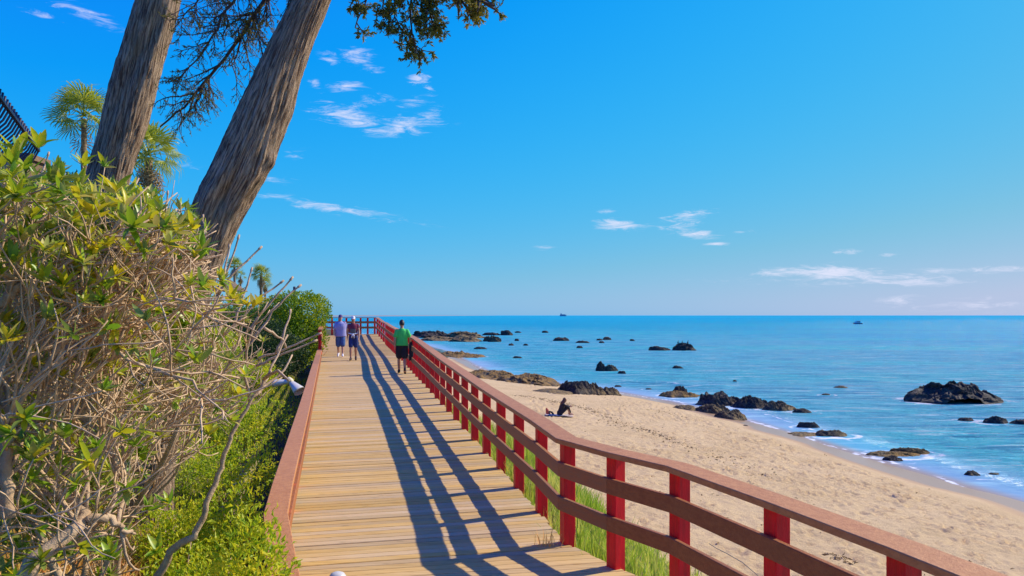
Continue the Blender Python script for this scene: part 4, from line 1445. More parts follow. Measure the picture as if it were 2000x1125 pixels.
def build_big_shrub():
    rng = np.random.default_rng(2024)
    root_at = np.array((-3.0, 4.6, float(ground_z(-3.0, 4.6))))
    root = empty('half_bare_shrub', tuple(root_at))
    tag(root, 'large half-bare shrub with pale tangled twigs and glossy whorled leaves in the left foreground', 'shrub')
    stems, twigs = MB(), MB()
    tips = []

    def grow(p, d, L, r, level, wig, up):
        n = {0: 9, 1: 8, 2: 7, 3: 5}[level]
        pts = [p]
        d = unit(d)
        jx, jy = rng.normal(0, 26, 2)
        for i in range(n):
            d = unit(d + rng.normal(0, wig, 3) + np.array((0.02, 0, up)))
            q = pts[-1] + d * L / n
            x, y = to_px(q)
            if q[1] < 2.35 or not in_poly(x + jx, y + jy, SIL) or q[2] < quick_z(q[0], q[1]) - 0.02:
                break
            pts.append(q)
        if len(pts) < 3:
            return
        m = len(pts)
        end = r * (0.55 if level < 3 else 0.6)
        (stems if level < 2 else twigs).tube(pts, np.linspace(r, end, m), 7 if level == 0 else (6 if level == 1 else 4))
        if level == 3:
            tips.append((pts[-1], unit(pts[-1] - pts[-2])))
            return
        kids = {0: 9, 1: 7, 2: 4}[level]
        for k in range(kids):
            i = rng.integers(max(1, m // 4), m)
            t = unit(pts[min(i, m - 1)] - pts[i - 1])
            s = unit(np.cross(t, rng.normal(size=3)))
            nd = unit(t * rng.uniform(0.4, 1.0) + s * rng.uniform(0.5, 1.0) + np.array((0.10, 0, 0.30)))
            rr = max({0: 0.0092, 1: 0.0052, 2: 0.0035}[level] * rng.uniform(0.7, 1.35), 0.0022)
            LL = {0: 0.85, 1: 0.50, 2: 0.26}[level] * rng.uniform(0.6, 1.25)
            grow(pts[i], nd, LL, rr, level + 1, {0: 0.20, 1: 0.22, 2: 0.16}[level], {0: 0.05, 1: 0.06, 2: 0.05}[level])

    # thick stems: some traced, the rest spread through the clump
    traced = [
        ([at(20, 1180, 2.9), at(60, 1105, 2.9), at(130, 1045, 3.0), at(170, 1020, 3.05), at(150, 980, 3.1), at(95, 940, 3.1), at(30, 915, 3.1)], 0.040, 0.016),
        ([at(170, 1020, 3.05), at(215, 1010, 3.1), at(245, 1040, 3.15), at(262, 1040, 3.2)], 0.022, 0.010),
        ([at(300, 1140, 4.0), at(335, 1075, 4.0), at(385, 1045, 4.0), at(405, 975, 4.05), at(425, 935, 4.1), at(440, 880, 4.1), at(465, 825, 4.15), at(500, 765, 4.2), at(530, 720, 4.2)], 0.023, 0.010),
        ([at(238, 930, 3.6), at(215, 890, 3.6), at(180, 835, 3.6), at(140, 790, 3.6), at(140, 755, 3.6), at(80, 735, 3.6)], 0.026, 0.010),
        ([at(15, 1010, 2.8), at(10, 930, 2.8), at(18, 850, 2.8), at(20, 780, 2.85), at(0, 745, 2.85)], 0.028, 0.016),
        ([at(210, 740, 3.4), at(208, 650, 3.4), at(222, 560, 3.4), at(220, 500, 3.45), at(240, 420, 3.5)], 0.016, 0.008),
        ([at(205, 620, 3.3), at(240, 585, 3.3), at(290, 535, 3.35), at(322, 495, 3.4)], 0.017, 0.010),
        ([at(0, 600, 2.7), at(40, 555, 2.7), at(60, 540, 2.7)], 0.020, 0.014),
        ([at(0, 365, 2.8), at(12, 330, 2.8), at(40, 295, 2.8), at(48, 280, 2.8)], 0.012, 0.008),
        ([at(30, 590, 3.2), at(60, 640, 3.2), at(110, 675, 3.2), at(150, 690, 3.2), at(195, 680, 3.25)], 0.014, 0.008),
    ]
    for pts, r0, r1 in traced:
        P = wiggle(pts, len(pts) * 4, 0.006, rng)
        one = MB()
        one.tube(P - root_at, np.linspace(r0, r1 * 0.6, len(P)), 9)
        one.build('stem', M['stem'], root)
        for k in range(9):
            i = rng.integers(len(P) // 4, len(P) - 1)
            t = unit(P[i + 1] - P[i])
            s = unit(np.cross(t, rng.normal(size=3)))
            grow(P[i], unit(t * 0.6 + s * 0.9 + np.array((0.1, 0.1, 0.35))), rng.uniform(0.35, 0.8), rng.uniform(0.007, 0.011), 1, 0.2, 0.05)
    for k in range(58):
        # stems set out over the clump's footprint, leaning outward and up
        y = rng.uniform(2.9, 6.6)
        xl = float(left_x(y))
        x = xl - rng.uniform(0.35, 3.2)
        z = float(ground_z(x, y)) + rng.uniform(0.0, 1.3)
        grow(np.array((x, y, z)), np.array((rng.normal(0.25, 0.35), rng.normal(0, 0.3), 1.0)), rng.uniform(0.9, 1.9), rng.uniform(0.016, 0.026), 0, 0.16, 0.06)
    # long bare shoots that stand out against the sky and over the path
    shoots = [((405, 620), (430, 560), (447, 520), (462, 469)), ((425, 580), (460, 525), (485, 508), (505, 488)), ((455, 640), (470, 590), (484, 555), (490, 530)),
              ((455, 640), (500, 590), (525, 568), (546, 552)), ((480, 650), (530, 590), (550, 565), (566, 549)), ((490, 665), (540, 600), (565, 577), (582, 562)),
              ((320, 470), (316, 430), (322, 405), (328, 380)), ((330, 440), (338, 420), (345, 408), (348, 411)), ((540, 690), (560, 640), (563, 625), (567, 612)),
              ((505, 700), (545, 690), (590, 665), (618, 655)), ((500, 715), (550, 690), (590, 678), (610, 668)), ((515, 640), (530, 650), (545, 660), (556, 672)),
              ((372, 470), (378, 450), (382, 430), (378, 424)), ((395, 480), (405, 450), (398, 436), (397, 428)), ((20, 420), (55, 380), (88, 330), (94, 305)), ((428, 560), (436, 540), (440, 520), (446, 487))]
    for pts in shoots:
        dd = rng.uniform(4.6, 5.4)
        P = wiggle([at(x, y, dd + 0.05 * i) for i, (x, y) in enumerate(pts)], 9, 0.004, rng)
        one = MB()
        one.tube(np.vstack([P, P[-1:] + unit(P[-1] - P[-2]) * 0.004, P[-1:] + unit(P[-1] - P[-2]) * 0.035]) - root_at, np.append(np.linspace(0.010, 0.0055, 9), (0.009, 0.007)), 6)
        one.build('shoot', M['stem'], root)
    o0 = Vector(root_at)
    for mb, nm, mt in ((stems, 'branch', 'stem'), (twigs, 'twig', 'twig')):
        o = mb.build(nm, M[mt], root)
        o.location = -o0
        o['kind'] = 'stuff'
    # leaves: whorls at the twig tips
    geos = [leaf_geo(1, 0.30, 0.10, 0.25), leaf_geo(1, 0.34, -0.12, 0.35), leaf_geo(1, 0.26, -0.30, 0.5), leaf_geo(1, 0.32, 0.22, 0.2)]
    whorls = []

    def whorl(c, axis, size, n, open_):
        out = []
        a0 = rng.uniform(0, 6.28)
        F = frame_from(axis, 0)
        for k in range(n):
            a = a0 + k * 2.399
            o = open_ * (0.55 + 0.6 * (1 - k / n))
            d = F @ np.array((math.cos(a) * math.sin(o), math.cos(o), math.sin(a) * math.sin(o)))
            out.append((c + axis * 0.012 * k / n, d, size * rng.uniform(0.75, 1.2)))
        return out

    # leading whorls that read singly in the photograph (pixel, depth, size, count)
    lead = [((52, 530), 2.7, 0.115, 11), ((158, 505), 2.9, 0.10, 9), ((245, 400), 3.5, 0.13, 12), ((270, 890), 3.5, 0.13, 10), ((360, 640), 3.9, 0.125, 12), ((338, 615), 3.9, 0.11, 9),
            ((325, 630), 3.9, 0.11, 8), ((290, 400), 3.6, 0.12, 9), ((225, 470), 3.4, 0.09, 8), ((310, 470), 3.6, 0.10, 8), ((35, 300), 2.8, 0.10, 7), ((75, 290), 2.8, 0.085, 6),
            ((255, 720), 3.6, 0.10, 8), ((300, 705), 3.7, 0.09, 7), ((195, 575), 3.2, 0.08, 7), ((465, 600), 4.6, 0.12, 8), ((70, 905), 2.8, 0.085, 5), ((215, 1095), 3.0, 0.10, 9),
            ((310, 1080), 3.5, 0.10, 9), ((50, 340), 2.8, 0.10, 8), ((140, 420), 3.2, 0.10, 8), ((90, 470), 3.0, 0.09, 8), ((360, 445), 4.0, 0.09, 8), ((400, 455), 4.3, 0.08, 7),
            ((290, 560), 3.5, 0.08, 8), ((250, 670), 3.6, 0.085, 7), ((25, 640), 2.8, 0.08, 6), ((85, 700), 3.1, 0.07, 6), ((330, 985), 3.6, 0.09, 8), ((120, 980), 3.2, 0.09, 8)]
    for (x, y), dd, sz, n in lead:
        c = at(x, y, dd)
        whorls.append(whorl(c, unit(rng.normal(0, 0.25, 3) + np.array((0.1, -0.45, 0.8))), sz * 0.9, n + 1, 0.95))
    n_lead = sum(len(w) for w in whorls)
    mats = M['leaf']
    shared = [np_mesh('leaf', V, [Q], mats) for V, Q in geos]
    count = 0
    for w in whorls:
        for (p, d, s) in w:
            if count >= 300: break
            F = frame_from(d, rng.normal(0, 0.35))
            o = bpy.data.objects.new('leaf', shared[rng.integers(len(shared))])
            m4 = Matrix([[*(F[i] * s), (p - root_at)[i]] for i in range(3)] + [[0, 0, 0, 1]])
            o.matrix_world = m4
            link(o, root)
            count += 1
    # the rest of the leaves, by their hundreds: greener to the upper left, olive and curled inside
    rest, olive = MB(), MB()
    rng.shuffle(tips)
    for (p, d) in tips:
        x, y = to_px(p)
        dens = 0.20 + 0.62 * float(sstep(420, 120, x) * sstep(760, 420, y)) + 0.35 * float(sstep(260, 60, x) * sstep(720, 900, y))
        if rng.random() < dens:
            ax = unit(d + np.array((0, -0.15, 0.5)) + rng.normal(0, 0.25, 3))
            sz = rng.uniform(0.045, 0.082)
            for (q, dd, s) in whorl(p, ax, sz, rng.integers(7, 13), rng.uniform(0.6, 1.2)):
                (rest if rng.random() < 0.6 else olive).add(q + s * (geos[rng.integers(4)][0] @ frame_from(dd, rng.normal(0, 0.4)).T), geos[0][1])
    # deeper, denser foliage at the back of the clump
    for k in range(820):
        x, y = rng.uniform(-60, 420), rng.uniform(300, 1120)
        if not in_poly(x + 25, y - 30, SIL) or (x > 250 and y > 560 and rng.random() < 0.75):
            continue
        if rng.random() > 0.35 + 0.65 * float(sstep(420, 150, x)) * (0.65 if 600 < y < 850 else 1.0):
            continue
        dd = rng.uniform(4.6, 6.6) if y < 700 else rng.uniform(3.6, 4.8)
        c = at(x, y, dd)
        if c[2] < quick_z(c[0], c[1]) + 0.03: continue
        ax = unit(rng.normal(0, 0.4, 3) + np.array((0.1, -0.2, 0.8)))
        for (q, d2, s) in whorl(c, ax, rng.uniform(0.065, 0.11), rng.integers(7, 12), rng.uniform(0.7, 1.3)):
            (olive if rng.random() < 0.6 else rest).add(q + s * (geos[rng.integers(4)][0] @ frame_from(d2, rng.normal(0, 0.5)).T), geos[0][1])
    for mb, nm, mt in ((rest, 'leaf_mass', 'leaf'), (olive, 'curled_leaf_mass', 'leafolive')):
        o = mb.build(nm, M[mt], root)
        o.location = -o0
        o['kind'] = 'stuff'


build_big_shrub()


# ------------------------------------------------------------------ low shrubs, ground cover, grass
def low_shrub(label, x, y, r, h, n, seed, mat='smallleaf', leaf=(0.05, 0.024), z0=None, name='low_shrub', group='low shrubs on the garden bank'):
    zb = float(ground_z(x, y)) if z0 is None else z0
    rng = np.random.default_rng(seed)
    lobes = []
    for k in range(7):
        a = rng.uniform(0, 6.28)
        q = rng.uniform(0.0, 0.65) * r
        rr = r * rng.uniform(0.38, 0.62)
        lobes.append((x + q * math.cos(a), y + q * math.sin(a), zb + h * rng.uniform(0.35, 0.72), rr, rr, h * rng.uniform(0.28, 0.42)))
    return shrub(name, label, lobes, n, leaf, M[mat], seed, group)


low_shrub('bright yellow-green shrub spilling over the low railing at its near bend', -1.40, 4.02, 0.46, 1.9, 4600, 301, leaf=(0.050, 0.020))
low_shrub('yellow-green sprig shrub at the bottom edge beside the white dome', -1.36, 4.0, 0.24, 1.22, 1500, 302, leaf=(0.045, 0.017))
low_shrub('green sprawling shrub pressed against the outside of the near railing', -2.12, 5.05, 0.42, 1.25, 3000, 314, leaf=(0.048, 0.02))
low_shrub('dense green shrub left of the near railing bend', -2.45, 5.7, 0.62, 1.25, 4600, 303, leaf=(0.05, 0.024))
low_shrub('leafy green shrub at the bottom left corner, under the thick branch', -2.25, 3.1, 0.50, 0.62, 2400, 304, leaf=(0.045, 0.022))
low_shrub('green ground shrub below the half-bare shrub, centre bottom', -1.95, 3.6, 0.35, 0.45, 1500, 305, leaf=(0.045, 0.02))
low_shrub('light green shrub along the shaded ditch, nearest of the row', -3.2, 7.8, 0.75, 1.1, 3000, 306, leaf=(0.055, 0.028))
low_shrub('light green shrub along the shaded ditch, second of the row', -3.95, 10.2, 0.80, 1.2, 2800, 307, leaf=(0.06, 0.03))
low_shrub('light green shrub along the shaded ditch, below the white hood', -4.9, 13.4, 0.80, 1.25, 2600, 308, leaf=(0.065, 0.032))
low_shrub('yellow-green shrub left of the white hood', -6.6, 16.2, 0.85, 1.05, 3000, 309, leaf=(0.075, 0.036))
low_shrub('yellow-green shrub behind the white hood', -6.9, 20.0, 0.75, 1.1, 2600, 310, leaf=(0.08, 0.04))
low_shrub('broad yellow-green shrub behind the bare shoots, middle distance', -8.6, 21.5, 1.1, 1.4, 3200, 311, leaf=(0.09, 0.042))
low_shrub('green shrub on the bank under the leaning trunks', -4.6, 7.4, 0.8, 0.8, 3000, 312, leaf=(0.055, 0.026))
low_shrub('green shrub growing at the foot of the knotted cypress trunk', -3.55, 7.7, 0.55, 0.75, 2600, 315, leaf=(0.05, 0.024))
low_shrub('green shrub on the bank at the left edge, under the trees', -5.8, 6.2, 0.9, 1.0, 2600, 313, leaf=(0.055, 0.026))


def lobed_thing(name, label, lobes, n, leaf, mat, seed, group=None, cat='bush', stems=9):
    return shrub(name, label, lobes, n, leaf, M[mat], seed, group, cat, stems=stems)


lobed_thing('rounded_bush', 'rounded bright green bush beside the tall far railing', [(-9.6, 33.2, 6.0, 1.25, 1.3, 1.15), (-10.3, 33.0, 6.1, 0.9, 1.0, 0.9), (-9.3, 32.8, 5.0, 1.1, 1.1, 1.0), (-10.3, 32.2, 5.0, 1.1, 1.0, 1.1), (-9.0, 33.6, 6.2, 0.8, 0.9, 0.8), (-9.4, 32.0, 4.4, 1.0, 0.9, 0.8)],
            15000, (0.12, 0.06), 'hedgeleaf', 320, 'bushes at the far garden edge')
lobed_thing('hedge', 'long dark clipped hedge behind the bare shoots, left of the rounded bush', [(-10.9 - 0.9 * k, 33.6 + 0.5 * (k % 2), 5.55 + 0.08 * (k % 3), 0.95, 0.9, 1.05) for k in range(7)] + [(-11.0 - 1.2 * k, 33.0, 4.6, 1.0, 0.8, 0.9) for k in range(5)],
            15000, (0.11, 0.055), 'hedgeleaf', 321, 'bushes at the far garden edge')
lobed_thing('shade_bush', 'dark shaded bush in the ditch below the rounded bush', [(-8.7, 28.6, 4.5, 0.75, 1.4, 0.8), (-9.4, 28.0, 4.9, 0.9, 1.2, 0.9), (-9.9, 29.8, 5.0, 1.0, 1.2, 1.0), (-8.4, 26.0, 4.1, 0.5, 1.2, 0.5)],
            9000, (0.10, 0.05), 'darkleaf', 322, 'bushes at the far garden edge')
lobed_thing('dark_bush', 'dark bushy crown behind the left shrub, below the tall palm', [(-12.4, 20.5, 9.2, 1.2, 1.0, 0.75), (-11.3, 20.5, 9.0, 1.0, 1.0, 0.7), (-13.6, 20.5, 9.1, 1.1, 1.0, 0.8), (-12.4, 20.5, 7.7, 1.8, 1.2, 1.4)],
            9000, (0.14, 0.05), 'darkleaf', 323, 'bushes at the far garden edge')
lobed_thing('green_bush', 'bright green leafy bush at the foot of the shorter palm', [(-10.2, 20.0, 8.6, 0.7, 0.8, 0.75), (-9.6, 20.2, 8.1, 0.8, 0.8, 0.8), (-10.6, 20.0, 7.6, 0.9, 0.9, 0.9), (-9.9, 20.0, 6.6, 1.1, 1.0, 1.2)],
            7000, (0.13, 0.06), 'hedgeleaf', 324, 'bushes at the far garden edge')


def grass_blades(P, h, rng, lean=0.35, w=0.009):
    n = len(P)
    a = rng.uniform(0, 6.28, n)
    ln = h * lean * rng.normal(0.6, 0.5, n)
    side = np.stack([np.cos(a), np.sin(a), 0 * a], -1) * (w * rng.uniform(0.6, 1.4, n))[:, None]
    b = rng.uniform(0, 6.28, n)
    dirv = np.stack([np.cos(b), np.sin(b), 0 * b], -1)
    mid = P + dirv * (ln * 0.35)[:, None] + np.array((0, 0, 1.0)) * (h * 0.6)[:, None]
    tip = P + dirv * ln[:, None] + np.array((0, 0, 1.0)) * h[:, None]
    V = np.stack([P - side, P + side, mid + side * 0.7, mid - side * 0.7, tip], 1).reshape(-1, 3)
    i = np.arange(n)[:, None] * 5
    return V, i + np.array([[0, 1, 2, 3]]), i + np.array([[3, 2, 4]])


def build_grass():
    rng = np.random.default_rng(9)
    N = 60000
    y = rng.uniform(2.0, 27, N)
    off = rng.uniform(0.02, 3.4, N)
    x = right_x(y) + off
    lim = 2.9 + 0.7 * vnoise(x * 0.7, y * 0.7, 0, 90)
    k = (off < lim * (1 - 0.75 * sstep(12, 24, y))) & (rng.random(N) < 0.35 + 0.65 * sstep(-0.4, 0.3, vnoise(x * 1.3, y * 1.3, 0, 91))) & (rng.random(N) < 1 - 0.8 * sstep(11, 22, y))
    x, y = x[k], y[k]
    P = np.stack([x, y, ground_z(x, y) - 0.02], -1)
    h = rng.uniform(0.14, 0.38, len(x)) * (1 + 0.3 * vnoise(x * 0.8, y * 0.8, 0, 92))
    V, Q, T = grass_blades(P, h, rng, 0.5, 0.0065)
    o = link(bpy.data.objects.new('grass', np_mesh('grass', V, [Q, T], M['grass'], smooth=False)))
    tag(o, 'tall green and straw-coloured grass on the bank under the sea-side railing', 'grass', kind='stuff')
    # garden side: short grass and dry patch
    N = 60000
    y = rng.uniform(3.0, 30, N)
    off = rng.uniform(0.15, 6.0, N)
    x = left_x(y) - off
    n = vnoise(x * 0.8, y * 0.8, 0, 95)
    dry = (np.hypot((x + 3.55) / 1.0, (y - 7.0) / 1.4) < 1 + 0.3 * n)
    k = (~dry) & (rng.random(N) < 0.30 + 0.6 * sstep(0.6, 1.4, off))
    P = np.stack([x, y, ground_z(x, y) - 0.02], -1)
    V, Q, T = grass_blades(P[k], rng.uniform(0.05, 0.20, k.sum()), rng, 0.7, 0.008)
    o = link(bpy.data.objects.new('garden_ground_cover', np_mesh('garden_ground_cover', V, [Q, T], M['smallleaf'], smooth=False)))
    tag(o, 'short green ground cover on the garden bank left of the boardwalk', 'ground cover', kind='stuff')
    N = 9000
    x = -3.1 + rng.normal(0, 0.55, N)
    y = 6.6 + rng.normal(0, 0.9, N)
    k = left_x(y) - x > 0.7
    P = np.stack([x, y, ground_z(x, y) - 0.02], -1)[k]
    V, Q, T = grass_blades(P, rng.uniform(0.08, 0.26, k.sum()), rng, 0.9, 0.007)
    o = link(bpy.data.objects.new('dry_grass', np_mesh('dry_grass', V, [Q, T], M['drygrass'], smooth=False)))
    tag(o, 'patch of dry orange and yellow grass below the half-bare shrub', 'grass', kind='stuff')
    # tufts growing up between the boards beside the bend post
    P = np.stack([rng.normal(0.33, 0.07, 40), rng.normal(6.78, 0.04, 40), np.full(40, deck_z(6.8) - 0.03)], -1)
    V, Q, T = grass_blades(P, rng.uniform(0.07, 0.22, 40), rng, 0.5, 0.004)
    o = link(bpy.data.objects.new('grass_tuft', np_mesh('grass_tuft', V, [Q, T], M['drygrass'], smooth=False)))
    tag(o, 'thin straw-coloured grass tuft growing through the boards at the bend post', 'grass tuft')


build_grass()


# ------------------------------------------------------------------ palms
def fan_mesh(name, mat, seed, droop=0.25, blades=17):
    """one fan leaf: stalk along +X, blade segments spread at its end"""
    rng = np.random.default_rng(seed)
    mb = MB()
    mb.tube([(0, 0, 0), (0.35, 0, 0.05), (0.62, 0, 0.04)], [0.018, 0.013, 0.009], 4)
    for k in range(blades):
        a = (k / (blades - 1) - 0.5) * 2 * 1.9
        L = 0.80 * (1 - 0.25 * abs(a) / 1.9) * rng.uniform(0.9, 1.1)
        d = np.array((math.cos(a), math.sin(a), 0.0))
        s = np.array((-math.sin(a), math.cos(a), 0.0))
        p0 = np.array((0.60, 0, 0.04))
        p1 = p0 + d * L * 0.5 + np.array((0, 0, 0.02))
        p2 = p0 + d * L * 0.82 + np.array((0, 0, -droop * 0.25 * L))
        p3 = p0 + d * L * 0.95 + np.array((0, 0, -droop * L * rng.uniform(0.7, 1.8)))
        w = 0.026
        mb.add([p0, p1 - s * w, p1 + np.array((0, 0, -0.02)), p1 + s * w, p2 - s * w * 0.6, p2 + s * w * 0.6, p3], [(1, 2, 5, 4)], [(0, 2, 1), (0, 3, 2), (2, 3, 5), (4, 5, 6)])
    return mb.mesh(name, mat, smooth=False)


FANS = [fan_mesh('frond', M['palmleaf'], s, dr) for s, dr in ((1, 0.12), (2, 0.25), (3, 0.4))]
DEADFANS = [fan_mesh('dry_frond', M['palmdead'], s, dr, 11) for s, dr in ((4, 0.6), (5, 0.9))]


def build_palm(px, py, d, r, label, trunk_r, n=34, dead=10, seed=1, ground=4.8, lean=0.0):
    rng = np.random.default_rng(seed)
    c = at(px, py, d)
    g = np.array((c[0] + lean, c[1], ground))
    root = empty('fan_palm', tuple(g))
    h = c[2] - g[2]
    mb = MB()
    ts = np.linspace(0, 1, 34)
    pts = [np.array((-lean * t * t - lean * 0 + 0, 0, h * t)) for t in ts]
    rad = trunk_r * (1.25 - 0.35 * ts) * (1 + 0.06 * np.where(np.arange(34) % 2 == 0, 1, -1))
    mb.tube(pts, rad, 10)
    mb.build('trunk', M['palmtrunk'], root)
    top = Vector(pts[-1])
    s = r / 1.36
    ga = 2.399
    for k in range(n):
        f = k / (n - 1)
        el = R(78) - f * R(112) + rng.normal(0, 0.1)
        o = bpy.data.objects.new('frond', FANS[rng.integers(3)])
        o.location = top + Vector((0, 0, 0.1 * s))
        o.rotation_mode = 'XYZ'
        o.rotation_euler = (rng.normal(0, 0.45), -el, k * ga + rng.normal(0, 0.2))
        o.scale = (s * rng.uniform(0.85, 1.1),) * 3
        link(o, root)
    for k in range(dead):
        o = bpy.data.objects.new('dry_frond', DEADFANS[rng.integers(2)])
        o.location = top - Vector((0, 0, s * rng.uniform(0.05, 0.5)))
        o.rotation_euler = (rng.normal(0, 0.3), R(rng.uniform(55, 85)), k * ga)
        o.scale = (s * rng.uniform(0.6, 0.85),) * 3
        link(o, root)
    tag(root, label, 'palm tree', 'fan palms in the gardens')
    return root


build_palm(164, 232, 34, 1.85, 'tall slender fan palm left of the left trunk, against the sky', 0.13, 24, 3, 11)
build_palm(290, 308, 30, 1.6, 'shorter fan palm with a brown skirt between the two leaning trunks', 0.17, 26, 14, 12)
build_palm(510, 538, 90, 1.55, 'far fan palm with green crown left of the rounded bush', 0.17, 26, 12, 13)
build_palm(458, 520, 96, 1.35, 'far fan palm behind the thatched parasol, tallest there', 0.15, 26, 14, 14)
build_palm(518, 556, 104, 1.15, 'far slim palm with brown fronds just right of the green-crowned far palm', 0.13, 12, 20, 15)
build_palm(470, 540, 108, 1.10, 'far slim palm with drooping brown fronds right of the thatched parasol', 0.12, 10, 18, 16)


# ------------------------------------------------------------------ fence on the left, thatched parasol, walls, small things
def build_fence():
    a, b = np.array((-4.16, 5.0)), np.array((-6.18, 9.25))
    u = unit(b - a)
    side = np.array((u[1], -u[0]))                      # towards the boardwalk
    top, base = EYE + 2.16, 4.75
    root = empty('iron_fence', (a[0], a[1], base))
    o0 = np.array((a[0], a[1], base))
    tag(root, 'dark iron bar fence with outward-curved tops at the upper left edge', 'fence')
    n = 38
    L = np.linalg.norm(b - a)
    bar = MB()
    prof = [(0, 0.35), (0, 2.95), (0.02, 3.10), (0.09, 3.24), (0.17, 3.33), (0.22, 3.44), (0.23, 3.52)]
    sc_ = (top - base) / 3.52
    bar.tube([(side[0] * s, side[1] * s, z * sc_) for s, z in prof], 0.011, 6)
    me = bar.mesh('bar', M['iron'])
    for k in range(n):
        p = a + u * L * k / (n - 1)
        o = bpy.data.objects.new('bar', me)
        o.location = (p[0] - a[0], p[1] - a[1], 0)
        link(o, root)
    for z, s in ((0.5, 0.0), (2.85, 0.0), (3.44, 0.22)):
        mb = MB()
        p, q = a - o0[:2] + side * s, b - o0[:2] + side * s
        mb.beam((*p, z * sc_ - 0.015), (*q, z * sc_ - 0.015), (*side, 0), 0.035, 0.03)
        mb.build('rail', M['iron'], root, smooth=False)
    # low wall under the fence and the end pillar
    mb = MB()
    mb.beam((*(a - u * 2.0), base - 1.0), (*b, base - 1.0), (*side, 0), 0.22, 1.35)
    w = mb.build('garden_wall', M['wall'], smooth=False)
    tag(w, 'low rendered wall carrying the iron bar fence', 'wall')
    pil = empty('fence_pillar', (b[0] + u[0] * 0.28, b[1] + u[1] * 0.28, base - 0.4))
    tag(pil, 'brown stone pillar at the end of the iron bar fence', 'pillar')
    zt = EYE + 1.98 - (base - 0.4)
    m1, m2 = MB(), MB()
    z = 0
    k = 0
    while z < zt - 0.12:
        e = 0.19 + (0.004 if k % 2 else 0)
        m1.box((-e, -e, z), (e, e, min(z + 0.115, zt)))
        m1.box((-0.18, -0.18, z + 0.114), (0.18, 0.18, z + 0.131))
        z += 0.13
        k += 1
    m1.build('shaft', M['brick'], pil, smooth=False)
    m2.box((-0.23, -0.23, zt - 0.01), (0.23, 0.23, zt + 0.06))
    m2.build('coping', M['brick'], pil, smooth=False)


build_fence()


def build_parasol():
    c = at(447, 545, 60)
    zb = 4.7
    root = empty('thatched_parasol', (c[0], c[1], zb))
    tag(root, 'thatched garden parasol with a broad conical roof, far left of the boardwalk', 'parasol')
    rng = np.random.default_rng(4)
    h = c[2] - zb
    for k, (r0, z0, r1, z1) in enumerate(((0.05, h, 0.62, h - 0.42), (0.50, h - 0.34, 1.02, h - 0.70), (0.9, h - 0.60, 1.42, h - 0.98))):
        mb = MB()
        s = 40
        a = np.arange(s) / s * 2 * math.pi
        rows = []
        for t in np.linspace(0, 1, 5):
            rr = (r0 + (r1 - r0) * t) * (1 + 0.03 * rng.normal(size=s) * t)
            zz = z0 + (z1 - z0) * t + 0.03 * rng.normal(size=s) * t
            rows.append(np.stack([rr * np.cos(a), rr * np.sin(a), zz], -1))
        rows.append(rows[-1] * np.array((0.93, 0.93, 1)) - np.array((0, 0, 0.03)))
        mb.loft(rows, cap=False)
        mb.build('thatch', M['thatch'], root, smooth=False)
    mb = MB()
    mb.tube([(0, 0, -0.1), (0, 0, h - 0.1)], 0.07, 10)
    p = mb.build('pole', M['joist'], root)
    mb = MB()
    for k in range(8):
        a = k * math.pi / 4
        mb.tube([(0.05 * math.cos(a), 0.05 * math.sin(a), h - 0.12), (1.3 * math.cos(a), 1.3 * math.sin(a), h - 0.98)], 0.025, 5)
    mb.build('rafter', M['joist'], root)


build_parasol()


